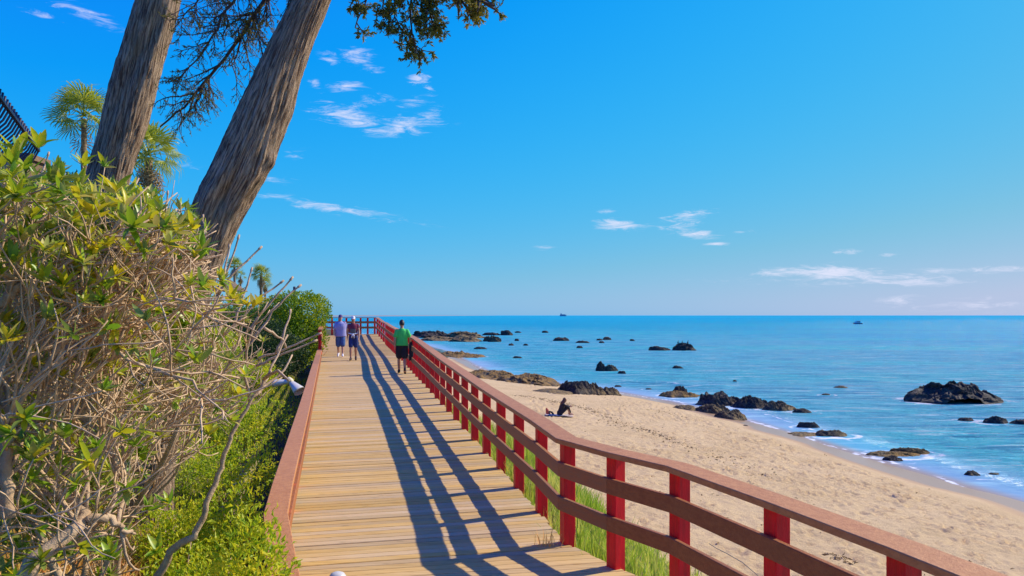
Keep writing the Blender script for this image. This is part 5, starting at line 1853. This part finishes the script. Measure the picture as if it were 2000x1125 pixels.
def build_small_things():
    # shaded wall behind the hedge
    mb = MB()
    mb.box((-17.5, 34.9, 4.2), (-10.2, 35.2, 6.35))
    tag(mb.build('garden_wall', M['wall'], smooth=False), 'shaded grey garden wall behind the clipped hedge', 'wall')
    # dark post above the hedge
    c = at(570, 559, 34.0)
    mb = MB()
    mb.tube([(c[0], 34.4, 4.3), (c[0], 34.4, c[2] - 0.03), (c[0], 34.4, c[2])], [0.065, 0.06, 0.045], 10)
    tag(mb.build('dark_post', M['iron']), 'slim dark post rising above the hedge left of the rounded bush', 'post')
    # white hood lying among the shrubs left of the low railing: two flared shells on a round beige neck
    c = at(567, 745, 15.6)
    root = empty('white_lamp_hood', tuple(c))
    tag(root, 'white flared plastic hood with round beige neck among the shrubs', 'lamp hood')
    def shell(name, ax, r0, r1, L, mat, seg=26):
        ax = unit(ax)
        F = frame_from(ax, 0)
        rows = []
        for t in np.linspace(0, 1, 7):
            rr = r0 + (r1 - r0) * t ** 0.9
            a = np.arange(seg) / seg * 2 * math.pi
            rows.append(np.stack([rr * np.cos(a), np.full(seg, L * t), rr * 0.72 * np.sin(a)], -1) @ F.T)
        inner = [r * 0.96 for r in rows[::-1]]
        m = MB()
        m.loft(rows + inner, cap=False)
        return m.build(name, mat, root)
    shell('hood', (0.62, -0.25, -0.55), 0.05, 0.16, 0.32, M['white'])
    shell('hood', (-0.95, -0.1, -0.10), 0.05, 0.12, 0.36, M['white'])
    m = MB()
    m.tube([(-0.05, 0.02, -0.04), (0.0, 0, 0.035), (0.02, 0, 0.06)], [0.075, 0.08, 0.06], 18)
    m.build('neck', M['beige'], root)
    # white dome at the bottom edge: top of a garden bollard light
    c = at(659, 1117, 4.25)
    root = empty('bollard_light', (c[0], c[1], c[2] - 1.3))
    tag(root, 'white domed top of a bollard light at the bottom edge, by the yellow-green sprigs', 'bollard light')
    m = MB()
    s = 28
    a = np.arange(s) / s * 2 * math.pi
    rows = [np.stack([r * np.cos(a), r * np.sin(a), np.full(s, 1.3 + z)], -1) for r, z in ((0.050, -0.16), (0.054, -0.10), (0.054, -0.050), (0.049, -0.026), (0.038, -0.010), (0.020, -0.002), (0.003, 0.0))]
    m.loft(rows)
    m.build('dome', M['white'], root)
    m = MB()
    m.tube([(0, 0, 0.0), (0, 0, 1.15)], 0.045, 16)
    m.build('pole', M['white'], root)
    # low stone edging beside the ditch
    root = empty('stone_edging', (-4.55, 11.6, float(ground_z(-4.55, 11.6))))
    tag(root, 'low run of weathered pale stones along the shaded ditch', 'edging')
    rg = random.Random(2)
    for k in range(9):
        y = -1.6 + k * 0.42
        x = -0.245 * y + 0.25
        zz = float(ground_z(-4.55 + x, 11.6 + y)) - float(ground_z(-4.55, 11.6))
        m = MB()
        w, l, h = 0.10 + rg.uniform(-0.01, 0.02), 0.19 + rg.uniform(-0.02, 0.01), 0.16 + rg.uniform(-0.02, 0.03)
        e = 0.02
        lo = [(-w, -l), (w, -l), (w, l), (-w, l)]
        rows = [[(x + p, y + q, zz - 0.1) for p, q in lo], [(x + p, y + q, zz + h - e) for p, q in lo], [(x + p * 0.8, y + q * 0.88, zz + h) for p, q in lo]]
        m.loft(rows)
        m.build('stone', M['stone'], root, smooth=False)
    # pale cable on the grass bank
    pts = [ground_hit(x, y, 3.0) for x, y in ((1385, 1085), (1400, 1095), (1420, 1105), (1450, 1122), (1480, 1150))]
    m = MB()
    m.tube([p + np.array((0, 0, 0.22)) for p in pts], 0.008, 6)
    tag(m.build('cable', M['cable']), 'thin pale cable running through the bank grass below the near posts', 'cable')
    # seaweed lines on the sand
    rng = np.random.default_rng(44)
    P = []
    for line, n, sp in (([(1105, 788), (1150, 800), (1180, 812), (1215, 830), (1290, 850), (1330, 868)], 750, 0.32), ([(1330, 868), (1420, 900), (1500, 930)], 260, 0.40), ([(1010, 772), (1060, 780), (1100, 790)], 420, 0.3), ([(1200, 790), (1300, 805), (1380, 830)], 240, 0.5), ([(1620, 1085), (1660, 1100)], 90, 0.12)):
        pts = np.array([ground_hit(x, y) for x, y in line])
        L = np.concatenate([[0], np.cumsum(np.linalg.norm(np.diff(pts, axis=0), axis=1))])
        t = rng.uniform(0, L[-1], n)
        q = np.stack([np.interp(t, L, pts[:, i]) for i in (0, 1)], -1) + rng.normal(0, sp, (n, 2))
        P.append(q)
    q = np.stack([rng.uniform(3, 16, 500), rng.uniform(12, 50, 500)], -1)
    P.append(q[-shore_dist(q[:, 0], q[:, 1]) > 2.0])
    P = np.vstack(P)
    P = np.column_stack([P, ground_z(P[:, 0], P[:, 1]) + 0.012])
    n = len(P)
    D = np.column_stack([rng.normal(size=(n, 2)), rng.normal(0, 0.12, n)])
    V, T = fast_leaves(P, D, rng.uniform(0.03, 0.15, n), rng.uniform(0.012, 0.05, n), rng, 0.05)
    o = link(bpy.data.objects.new('seaweed', np_mesh('seaweed', V, [T], M['wrack'], smooth=False)))
    tag(o, 'scattered brown seaweed and litter drawn in lines across the sand', 'seaweed', kind='stuff')


build_small_things()

# ------------------------------------------------------------------ people
def ring(c, rx, ry, ax=(0, 0, 1), fwd=(0, 1, 0), s=18):
    """ellipse ring round c: rx across, ry along fwd, normal ax"""
    ax = unit(ax)
    f = unit(np.asarray(fwd, float) - ax * np.dot(fwd, ax))
    r = np.cross(f, ax)
    a = np.arange(s) / s * 2 * math.pi
    return np.asarray(c, float) + np.cos(a)[:, None] * r * rx + np.sin(a)[:, None] * f * ry


def limb(mb, pts, rad, s=12, per=4):
    P = np.array(pts, float)
    L = np.concatenate([[0], np.cumsum(np.linalg.norm(np.diff(P, axis=0), axis=1))])
    n = (len(P) - 1) * per + 1
    t = np.linspace(0, L[-1], n)
    Q = np.stack([np.interp(t, L, P[:, i]) for i in range(3)], -1)
    r = np.interp(t, L, rad)
    mb.tube(Q, r, s)
    mb.ball(P[0], rad[0], s, 6)
    mb.ball(P[-1], rad[-1], s, 6)


def remeshed(mb, name, mat, parent, voxel=0.012, smooth_it=4):
    o = mb.build(name, mat, parent)
    m = o.modifiers.new('skin', 'REMESH')
    m.mode = 'VOXEL'
    m.voxel_size = voxel
    m.use_smooth_shade = True
    if smooth_it:
        s = o.modifiers.new('smooth', 'SMOOTH')
        s.factor = 0.5
        s.iterations = smooth_it
    return o


def hand(mb, wrist, d, thumb_side, curl=0.5, k=1.0):
    """palm, four fingers of unequal length bent at the knuckle, thumb from the side of the palm"""
    d = unit(d)
    s = unit(np.asarray(thumb_side, float) - d * np.dot(thumb_side, d))
    n = np.cross(d, s)
    palm = wrist + d * 0.05 * k
    for u in (-0.024, -0.008, 0.008, 0.024):
        mb.tube([wrist + s * u * 0.7 * k, palm + s * u * k + d * 0.035 * k], [0.015 * k, 0.014 * k], 8)
    for u, L in ((-0.030, 0.062), (-0.010, 0.078), (0.010, 0.084), (0.030, 0.074)):
        b = palm + s * u * k + d * 0.035 * k
        m = b + unit(d + n * 0.25 * curl) * L * 0.5 * k
        e = m + unit(d + n * 1.3 * curl) * L * 0.5 * k
        mb.tube([b, m, e], [0.0105 * k, 0.0100 * k, 0.0085 * k], 8)
    b = wrist + d * 0.025 * k + s * 0.026 * k
    mb.tube([b, b + unit(s * 0.8 + d * 0.7) * 0.04 * k, b + unit(s * 0.35 + d * 0.9 + n * 0.3) * 0.075 * k], [0.0125 * k, 0.0115 * k, 0.009 * k], 8)


def figure(label, loc, rz, J, height, skin, group=None, build=1.0):
    """J: joints in metres for a 1.75 m person (x to the figure's right, y forward, z up); returns root, scale, body builder"""
    k = height / 1.75
    root = empty('person', loc, rz)
    tag(root, label, 'person', group)
    J = {n: np.array(v, float) * k for n, v in J.items()}
    mb = MB()
    up = unit(J['chest'] - J['pelvis'])
    fwd = J['fwd'] / np.linalg.norm(J['fwd'])
    pe, ch, ne, hd = J['pelvis'], J['chest'], J['neck'], J['head']
    b = build
    rows = [ring(pe - up * 0.10 * k, 0.10 * k * b, 0.085 * k * b, up, fwd), ring(pe - up * 0.03 * k, 0.165 * k * b, 0.115 * k * b, up, fwd), ring(pe + up * 0.08 * k, 0.155 * k * b, 0.11 * k * b, up, fwd),
            ring(pe + (ch - pe) * 0.55, 0.145 * k * b, 0.105 * k * b, up, fwd), ring(ch, 0.170 * k * b, 0.115 * k * b, up, fwd), ring(ch + (ne - ch) * 0.55, 0.165 * k * b, 0.095 * k * b, up, fwd), ring(ch + (ne - ch) * 0.85, 0.09 * k, 0.07 * k, up, fwd), ring(ne, 0.058 * k, 0.058 * k, up, fwd)]
    mb.loft(rows)
    limb(mb, [ne - up * 0.04 * k, ne + (hd - ne) * 0.7], [0.058 * k, 0.052 * k])
    hu = unit(hd - ne)
    hf = unit(J.get('look', fwd * k))
    hr = np.cross(hf, hu)
    # head: skull, jaw, nose, ears
    mb.loft([ring(hd + hu * z * k, rx * k, ry * k, hu, hf) + hf * off * k for z, rx, ry, off in
             ((-0.115, 0.030, 0.034, 0.045), (-0.10, 0.048, 0.058, 0.030), (-0.07, 0.060, 0.078, 0.016), (-0.03, 0.068, 0.088, 0.006), (0.015, 0.074, 0.095, 0.0), (0.06, 0.072, 0.093, -0.004), (0.095, 0.055, 0.072, -0.006), (0.115, 0.025, 0.035, -0.006))])
    mb.tube([hd + hf * 0.088 * k + hu * 0.012 * k, hd + hf * 0.112 * k - hu * 0.025 * k, hd + hf * 0.092 * k - hu * 0.034 * k], [0.011 * k, 0.015 * k, 0.012 * k], 8)
    for s in (-1, 1):
        mb.ball(hd + hr * s * 0.076 * k - hf * 0.008 * k - hu * 0.01 * k, (0.014 * k, 0.022 * k, 0.030 * k), 8, 6)
    for s, n in ((-1, 'L'), (1, 'R')):
        sh, el, wr = J['shoulder' + n], J['elbow' + n], J['wrist' + n]
        limb(mb, [ch + (ne - ch) * 0.4, sh], [0.07 * k, 0.058 * k])
        limb(mb, [sh, sh + (el - sh) * 0.4, el], [0.056 * k * b, 0.050 * k * b, 0.040 * k])
        limb(mb, [el, el + (wr - el) * 0.3, wr], [0.040 * k, 0.041 * k, 0.026 * k])
        hand(mb, wr, J.get('hand' + n, wr - el), J.get('thumb' + n, fwd), 0.6, k)
        hp, kn, an, to = J['hip' + n], J['knee' + n], J['ankle' + n], J['toe' + n]
        limb(mb, [hp, hp + (kn - hp) * 0.35, kn], [0.088 * k * b, 0.080 * k * b, 0.053 * k])
        limb(mb, [kn, kn + (an - kn) * 0.33, an], [0.052 * k, 0.057 * k, 0.034 * k])
        heel = an + unit(an - to) * 0.045 * k
        heel[2] = min(an[2], heel[2]) - 0.03 * k
        limb(mb, [heel, an * 0.5 + to * 0.5 - np.array((0, 0, 0.01)) * k, to], [0.033 * k, 0.036 * k, 0.026 * k], 10)
    body = remeshed(mb, 'body', M[skin], root, 0.0115 * k, 3)
    # eyes and mouth
    for s in (-1, 1):
        m = MB()
        m.ball(hd + hr * s * 0.031 * k + hf * 0.086 * k + hu * 0.012 * k, (0.011 * k, 0.009 * k, 0.008 * k), 8, 6)
        m.build('eye', M['eye'], root)
    m = MB()
    m.tube([hd - hr * 0.024 * k + hf * 0.082 * k - hu * 0.064 * k, hd + hf * 0.094 * k - hu * 0.066 * k, hd + hr * 0.024 * k + hf * 0.082 * k - hu * 0.064 * k], [0.004 * k, 0.008 * k, 0.004 * k], 8)
    m.build('mouth', M['lip'], root)
    return root, k, J, dict(up=up, fwd=fwd, hu=hu, hf=hf, hr=hr)


def garment_top(root, k, J, A, mat, hem, sleeve, name='shirt', loose=1.0, b=1.0, sleeve_mat=None):
    up, fwd = A['up'], A['fwd']
    pe, ch, ne = J['pelvis'], J['chest'], J['neck']
    mb = MB()
    rows = [ring(pe + up * hem * k, 0.185 * k * b * loose, 0.140 * k * b * loose, up, fwd), ring(pe + up * (hem + 0.09) * k, 0.178 * k * b * loose, 0.135 * k * b * loose, up, fwd), ring(pe + (ch - pe) * 0.6, 0.170 * k * b * loose, 0.130 * k * b, up, fwd), ring(ch, 0.188 * k * b, 0.132 * k * b, up, fwd),
            ring(ch + (ne - ch) * 0.55, 0.182 * k * b, 0.110 * k * b, up, fwd), ring(ch + (ne - ch) * 0.84, 0.105 * k, 0.085 * k, up, fwd), ring(ne - up * 0.005 * k, 0.070 * k, 0.068 * k, up, fwd)]
    mb.loft(rows)
    for n in 'LR':
        sh, el, wr = J['shoulder' + n], J['elbow' + n], J['wrist' + n]
        limb(mb, [ch + (ne - ch) * 0.50, sh], [0.078 * k, 0.060 * k])
        if sleeve <= 1:
            limb(mb, [sh, sh + (el - sh) * sleeve], [0.062 * k * b, 0.066 * k * b * (1.05 if sleeve > 0.4 else 1)])
        else:
            limb(mb, [sh, el, el + (wr - el) * (sleeve - 1)], [0.068 * k, 0.056 * k, 0.042 * k])
    return remeshed(mb, name, M[mat], root, 0.0125 * k, 3)


def garment_shorts(root, k, J, A, mat, leg, name='shorts', b=1.0, wide=1.0):
    up, fwd = A['up'], A['fwd']
    pe = J['pelvis']
    mb = MB()
    mb.loft([ring(pe - up * 0.11 * k, 0.12 * k * b, 0.10 * k * b, up, fwd), ring(pe - up * 0.03 * k, 0.180 * k * b, 0.132 * k * b, up, fwd), ring(pe + up * 0.09 * k, 0.166 * k * b, 0.122 * k * b, up, fwd)])
    for n in 'LR':
        hp, kn = J['hip' + n], J['knee' + n]
        limb(mb, [hp, hp + (kn - hp) * leg * 0.5, hp + (kn - hp) * leg], [0.102 * k * b, 0.098 * k * b * wide, 0.090 * k * b * wide])
    return remeshed(mb, name, M[mat], root, 0.0125 * k, 3)


def shoes(root, k, J, mat, sock=0.0):
    for n in 'LR':
        an, to = J['ankle' + n], J['toe' + n]
        m = MB()
        heel = an + unit(an - to) * 0.055 * k
        heel[2] -= 0.028 * k
        limb(m, [heel, an * 0.5 + to * 0.5, to + unit(to - an) * 0.015 * k], [0.043 * k, 0.045 * k, 0.036 * k], 12)
        limb(m, [an - np.array((0, 0, 0.03)) * k, an + np.array((0, 0, 0.015 + sock)) * k], [0.046 * k, 0.042 * k], 12)
        remeshed(m, 'shoe', M[mat], root, 0.012 * k, 2)


def hair_cap(root, k, J, A, mat, name='hair', low_back=-0.06, grow=1.10, front=0.045):
    """close hair: shell over the skull, open over the face"""
    hd, hu, hf, hr = J['head'], A['hu'], A['hf'], A['hr']
    m = MB()
    # ellipsoid shell set back and up from the skull, so that the face stays free
    th = np.linspace(0, 1.0, 10) * (math.pi * (0.50 - low_back * 2.2))
    s = 20
    a = np.arange(s) / s * 2 * math.pi
    rows = []
    for q in th:
        rows.append([hd - hf * 0.014 * k + hu * (0.016 + 0.112 * grow * math.cos(q)) * k + hr * math.cos(w) * math.sin(q) * 0.079 * grow * k + hf * math.sin(w) * math.sin(q) * 0.098 * min(grow, 1.06) * k for w in a])
    m.loft(rows[::-1])
    return m.build(name, M[mat], root)


def sun_cap(root, k, J, A, mat, brim=0.09):
    hd, hu, hf, hr = J['head'], A['hu'], A['hf'], A['hr']
    m = MB()
    rows = [ring(hd + hu * z * k, rx * k, ry * k, hu, hf) for z, rx, ry in ((0.035, 0.083, 0.105), (0.07, 0.081, 0.103), (0.105, 0.064, 0.084), (0.127, 0.032, 0.044), (0.131, 0.004, 0.005))]
    m.loft(rows)
    c = m.build('cap', M[mat], root)
    m = MB()
    n = 9
    V = []
    for z in (0.034, 0.042):
        for i in range(n):
            a = (i / (n - 1) - 0.5) * 2.3
            V.append(hd + hr * math.sin(a) * 0.080 * k + hf * math.cos(a) * 0.103 * k + hu * z * k)
        for i in range(n):
            a = (i / (n - 1) - 0.5) * 2.0
            V.append(hd + hr * math.sin(a) * 0.082 * k + hf * (math.cos(a) * (0.103 + brim)) * k + hu * (z - 0.028) * k)
    Q = []
    for i in range(n - 1):
        Q += [(i + 1, i, n + i, n + i + 1), (2 * n + i, 2 * n + i + 1, 3 * n + i + 1, 3 * n + i), (n + i, 3 * n + i, 3 * n + i + 1, n + i + 1)]
    m.add(V, Q)
    m.build('brim', M[mat], c)


def walking(step=0.20, arm=0.16, lead='L', bend=0.0):
    """mid-stride joints; the lead leg is forward"""
    J = dict(pelvis=(0, 0, 0.95), chest=(0, 0.02 + bend, 1.27), neck=(0, 0.01 + bend, 1.48), head=(0, 0.045 + bend * 1.2, 1.625), fwd=(0, 1, 0))
    for n, s in (('L', -1), ('R', 1)):
        f = 1 if n == lead else -1
        J['shoulder' + n] = (s * 0.168, 0.005 + bend, 1.392)
        J['elbow' + n] = (s * 0.228, -f * arm * 0.55 + bend * 0.6, 1.13)
        J['wrist' + n] = (s * 0.235, -f * arm * 1.2 + 0.07, 0.90)
        J['hip' + n] = (s * 0.088, 0, 0.90)
        if f > 0:
            J['knee' + n] = (s * 0.09, step * 0.75, 0.50)
            J['ankle' + n] = (s * 0.09, step * 1.15, 0.085)
            J['toe' + n] = (s * 0.10, step * 1.15 + 0.155, 0.045)
        else:
            J['knee' + n] = (s * 0.09, -step * 0.25, 0.495)
            J['ankle' + n] = (s * 0.09, -step * 1.25, 0.135)
            J['toe' + n] = (s * 0.10, -step * 1.25 + 0.135, 0.032)
    return J


def deck_point(px, py):
    """point of the deck seen at a pixel"""
    ds = np.arange(5, 50, 0.02)
    i = int(np.argmin(np.abs((py - HOR) / FPX * ds - lerp_table(DROP, ds))))
    d = ds[i]
    return Vector(((px - 1000) / FPX * d, d, float(deck_z(d)) + 0.004))


def build_people():
    g = 'people walking on the boardwalk'
    # man in the green shirt, seen from behind
    J = walking(0.15, 0.10, 'L')
    J['wristR'] = (0.27, 0.03, 0.92)
    J['elbowR'] = (0.27, -0.04, 1.14)
    p = deck_point(785, 730)
    root, k, J, A = figure('person in bright green shirt and black shorts walking away beside the sea railing', p, R(10), J, 1.735, 'skin', g)
    garment_top(root, k, J, A, 'green', -0.04, 0.62, b=1.04, loose=1.06)
    garment_shorts(root, k, J, A, 'black', 0.80, b=1.05, wide=1.16)
    shoes(root, k, J, 'black', 0.03)
    hair_cap(root, k, J, A, 'hairdark', low_back=-0.075, grow=1.12)
    bag = empty('jacket', (p[0], p[1], p[2]), R(10))
    tag(bag, 'black jacket hanging from the right hand of the person in green', 'jacket')
    m = MB()
    w = J['wristR'] + np.array((0.02, 0.0, -0.06))
    rng = np.random.default_rng(3)
    rows = []
    for t in np.linspace(0, 1, 9):
        rr = np.interp(t, [0, 0.25, 0.6, 1], [0.06, 0.105, 0.12, 0.09])
        c = w + np.array((0.03 * math.sin(t * 3), -0.01, 0.19 - 0.62 * t))
        a = np.arange(20) / 20 * 2 * math.pi
        fold = 1 + 0.16 * np.sin(a * 5 + t * 2) + 0.06 * rng.normal(size=20)
        rows.append(np.stack([c[0] + rr * 0.72 * fold * np.cos(a), c[1] + rr * fold * np.sin(a), np.full(20, c[2]) + 0.012 * rng.normal(size=20)], -1))
    m.loft(rows)
    m.build('body', M['black'], bag)
    m = MB()
    m.tube([w + np.array((0.06, 0.05, 0.1)), w + np.array((0.09, 0.07, -0.1)), w + np.array((0.08, 0.06, -0.36))], [0.04, 0.045, 0.03], 10)
    m.build('sleeve', M['black'], bag)

    # man in lilac shirt walking towards us
    J = walking(0.13, 0.10, 'L')
    p = deck_point(665, 697)
    root, k, J, A = figure('person in lilac shirt, dark cap and blue knee shorts walking towards the camera', p, math.pi + 0.20, J, 1.80, 'skinpale', g, 1.08)
    garment_top(root, k, J, A, 'lilac', -0.10, 0.72, b=1.18, loose=1.12)
    garment_shorts(root, k, J, A, 'denim', 0.98, b=1.08, wide=1.12)
    shoes(root, k, J, 'whitecloth', 0.02)
    sun_cap(root, k, J, A, 'cap')
    hair_cap(root, k, J, A, 'hairdark', low_back=-0.03, grow=1.03, front=0.06)

    # woman with white cap
    J = walking(0.12, 0.12, 'R')
    p = deck_point(690, 704)
    root, k, J, A = figure('person in dark red top, white cap and short blue shorts walking towards the camera', p, math.pi + 0.15, J, 1.76, 'skin', g, 0.98)
    garment_top(root, k, J, A, 'maroon', 0.05, 0.30, b=1.02, loose=1.0)
    m = MB()
    up, fwd = A['up'], A['fwd']
    c = J['pelvis'] + (J['chest'] - J['pelvis']) * 0.62
    n = 9
    V, Q = [], []
    for i, z in enumerate(np.linspace(-0.11, 0.10, 4)):
        for j in range(n):
            a = (j / (n - 1) - 0.5) * 1.5
            for rr in (0.0,):
                V.append(c + up * z * k + np.array((math.sin(a) * 0.160, math.cos(a) * 0.152, 0)) * k)
    for i in range(3):
        for j in range(n - 1):
            a = i * n + j
            Q.append((a, a + 1, a + n + 1, a + n))
    m.add(V, Q)
    m.build('shirt_print', M['greyprint'], root)
    garment_shorts(root, k, J, A, 'navy', 0.80, b=1.0, wide=1.02)
    m = MB()
    a = np.linspace(0, 2 * math.pi, 28)
    m.tube([J['pelvis'] + up * (0.105 + 0.012 * math.sin(3 * q)) * k + np.array((0.178 * math.cos(q), 0.138 * math.sin(q), 0)) * k for q in a], 0.026 * k, 10)
    f0 = J['pelvis'] + np.array((0.0, 0.15, 0.10)) * k
    m.tube([f0, f0 + np.array((-0.03, 0.02, -0.07)) * k, f0 + np.array((-0.05, 0.015, -0.17)) * k], [0.026 * k, 0.03 * k, 0.018 * k], 10)
    m.tube([f0, f0 + np.array((0.035, 0.02, -0.06)) * k, f0 + np.array((0.05, 0.015, -0.15)) * k], [0.026 * k, 0.03 * k, 0.018 * k], 10)
    m.build('tied_jumper', M['whitecloth'], root)
    shoes(root, k, J, 'tan_shoe', 0.0)
    hair_cap(root, k, J, A, 'hairblond', low_back=-0.10, grow=1.07, front=0.055)
    sun_cap(root, k, J, A, 'whitecloth', 0.075)

    # woman sitting on the sand, facing the right
    gp = ground_hit(1094, 813)
    J = dict(pelvis=(0, 0, 0.11), chest=(0, 0.10, 0.42), neck=(0, 0.17, 0.62), head=(0, 0.235, 0.745), fwd=(0, 1, 0.0), look=(0, 1, -0.35))
    for n, s in (('L', -1), ('R', 1)):
        J['shoulder' + n] = (s * 0.165, 0.135, 0.55)
        J['elbow' + n] = (s * 0.23, 0.36, 0.42)
        J['wrist' + n] = (s * 0.05, 0.50, 0.44)
        J['hand' + n] = (-s * 0.6, 0.5, -0.1)
        J['thumb' + n] = (0, 0.2, 1)
        J['hip' + n] = (s * 0.09, 0.03, 0.11)
        J['knee' + n] = (s * 0.10, 0.40, 0.42)
        J['ankle' + n] = (s * 0.10, 0.50, 0.065)
        J['toe' + n] = (s * 0.11, 0.66, 0.035)
    fx = unit(np.array((gp[0], gp[1])))
    root, k, J, A = figure('person in dark clothes with long brown hair sitting on a towel on the sand', Vector(gp) + Vector((0, 0, 0.06)), R(-83), J, 1.70, 'skin')
    garment_top(root, k, J, A, 'black', 0.0, 1.75, b=1.05)
    mb = MB()
    mb.loft([ring(J['pelvis'] + np.array((0, -0.02, z)) * k, rx * k, ry * k) for z, rx, ry in ((-0.10, 0.16, 0.13), (-0.03, 0.185, 0.15), (0.10, 0.17, 0.13))])
    for n in 'LR':
        limb(mb, [J['hip' + n], J['knee' + n]], [0.10 * k, 0.068 * k])
        limb(mb, [J['knee' + n], J['ankle' + n] + np.array((0, 0, 0.08)) * k], [0.066 * k, 0.05 * k])
    remeshed(mb, 'trousers', M['black'], root, 0.0125 * k, 3)
    # long hair falling to the back
    hd, hu, hf, hr = J['head'], A['hu'], A['hf'], A['hr']
    mb = MB()
    mb.ball(hd - hf * 0.018 * k + hu * 0.02 * k, np.array((0.098, 0.098, 0.118)) * k, 16, 10)
    for j in range(13):
        a = (j / 12 - 0.5) * 3.0
        s0 = hd + hr * math.sin(a) * 0.085 * k - hf * math.cos(a) * 0.07 * k
        e = s0 + np.array((math.sin(a) * 0.05, -0.16 * math.cos(a) - 0.02, -0.33)) * k
        mb.tube([s0, (s0 + e) / 2 + np.array((0, -0.035, 0.02)) * k, e], [0.034 * k, 0.036 * k, 0.012 * k], 8)
    remeshed(mb, 'hair', M['hairbrown'], root, 0.012, 2)
    # towel and bag
    m = MB()
    nx, ny = 26, 14
    u, v = np.meshgrid(np.linspace(-0.75, 0.62, nx), np.linspace(-0.36, 0.36, ny))
    wx, wy = gp[0] + 0.02 + u, gp[1] + v + 0.12 * u
    z = ground_z(wx, wy) + 0.06 + 0.02 * fbm(u * 4, v * 4, 0, 3, 8)
    top = np.stack([wx, wy, z], -1).reshape(-1, 3)
    m.add(top, grid_faces(nx, ny))
    m.add(top - np.array((0, 0, 0.02)), grid_faces(nx, ny)[:, ::-1])
    tag(m.build('towel', M['towel']), 'pale towel spread on the sand under the sitting person', 'towel')
    b = gp + np.array((-0.62, 0.05, 0.04))
    root = empty('beach_bag', tuple(b))
    tag(root, 'small reddish brown bag standing on the left end of the towel', 'bag')
    m = MB()
    rows = []
    for z, rx, ry, ox in ((0.0, 0.10, 0.12, 0.06), (0.08, 0.11, 0.13, 0.04), (0.2, 0.09, 0.11, 0.0), (0.30, 0.06, 0.08, -0.03), (0.36, 0.03, 0.05, -0.05)):
        rows.append(ring((ox, 0, z), rx, ry))
    m.loft(rows)
    m.build('pouch', M['redbag'], root)
    m = MB()
    m.tube([(0.05, -0.06, 0.2), (0.2, -0.05, 0.16), (0.30, -0.02, 0.03)], [0.03, 0.045, 0.05], 8)
    m.build('strap', M['black'], root)


build_people()


# ------------------------------------------------------------------ birds, boat, ship
def build_far_things():
    r = next(q for q in ROCKS if 'birds' in q['label'] and 'with birds standing' in q['label'])
    for px, hgt, lab in ((1324, 0.62, 'left of the three dark birds standing upright on the sea rock'), (1332, 0.60, 'middle of the three dark birds standing upright on the sea rock'), (1343, 0.66, 'right of the three dark birds standing upright on the sea rock')):
        d = r['y']
        x = (px - 1000) / FPX * d
        z = r['h'] * 0.80
        root = empty('cormorant', (x, d - 0.1, z))
        tag(root, lab, 'bird', 'birds on the sea rock')
        m = MB()
        k = hgt / 0.6
        pts = np.array([(0, 0.10, 0.02), (0, 0.06, 0.12), (0, 0.0, 0.24), (0.01, -0.02, 0.36), (0.02, -0.01, 0.46), (0.03, -0.02, 0.54), (0.05, -0.05, 0.58), (0.09, -0.09, 0.59), (0.15, -0.13, 0.585)]) * k
        m.tube(pts, np.array([0.03, 0.075, 0.11, 0.085, 0.04, 0.033, 0.04, 0.02, 0.006]) * k, 10)
        m.build('body', M['bird'], root)
        m = MB()
        for s in (-1, 1):
            m.tube([(0.04 * s, 0.02, -0.25), (0.04 * s, 0.02, 0.12)], 0.014, 6)
        m.build('leg', M['bird'], root)
    # small cabin boat
    c = at(1675, 633, 8664 / (633 - HOR))
    root = empty('cabin_boat', (c[0], c[1], 0), R(4))
    tag(root, 'small white cabin boat far out on the sea at the right', 'boat')
    m = MB()
    L = 6.2
    rows = []
    for t in np.linspace(0, 1, 11):
        x = (t - 0.5) * L
        w = 1.05 * (1 - max(0, (0.35 - t) / 0.35) ** 2.2)
        z1 = 0.75 + 0.5 * max(0, 0.5 - t) ** 1.5 * 2
        w = max(w, 0.03)
        rows.append([(x, -w, z1), (x, -w * 0.8, 0.1), (x, -w * 0.3, -0.3), (x, w * 0.3, -0.3), (x, w * 0.8, 0.1), (x, w, z1), (x, 0, z1 + 0.02)])
    m.loft(rows)
    m.build('hull', M['boatblue'], root, smooth=False)
    m = MB()
    m.box((-0.9, -0.8, 0.7), (1.5, 0.8, 2.1))
    m.hexa([(-1.7, -0.75, 0.7), (-0.9, -0.8, 0.7), (-0.9, 0.8, 0.7), (-1.7, 0.75, 0.7), (-1.2, -0.7, 1.9), (-0.9, -0.78, 2.09), (-0.9, 0.78, 2.09), (-1.2, 0.7, 1.9)])
    m.box((-1.3, -0.9, 2.12), (2.2, 0.9, 2.24))
    cb = m.build('cabin', M['boat'], root, smooth=False)
    for x0 in (-0.7, 0.1, 0.8):
        m = MB()
        m.box((x0, -0.83, 1.25), (x0 + 0.6, -0.803, 1.85))
        m.build('window', M['glassdark'], cb, smooth=False)
    # freighter on the horizon
    d = 5200.0
    c = at(1100, 612, d)
    root = empty('cargo_ship', (c[0], d, 0))
    tag(root, 'hazy grey cargo ship on the horizon', 'ship')
    m = MB()
    rows = []
    for t in np.linspace(0, 1, 9):
        x = (t - 0.5) * 46
        w = 5 * (1 - max(0, (t - 0.8) / 0.2) ** 2) + 0.2
        rows.append([(x, -w, 10.5 + 2 * max(0, t - 0.8)), (x, -w * 0.9, 0), (x, w * 0.9, 0), (x, w, 10.5 + 2 * max(0, t - 0.8))])
    m.loft(rows)
    m.build('hull', M['ship'], root, smooth=False)
    m = MB()
    m.box((-20, -4, 10.6), (-10, 4, 18))
    m.box((-17, -1.5, 18.1), (-14, 1.5, 21.5))
    m.box((-8, -4, 10.6), (14, 4, 13.5))
    m.build('superstructure', M['ship'], root, smooth=False)


build_far_things()
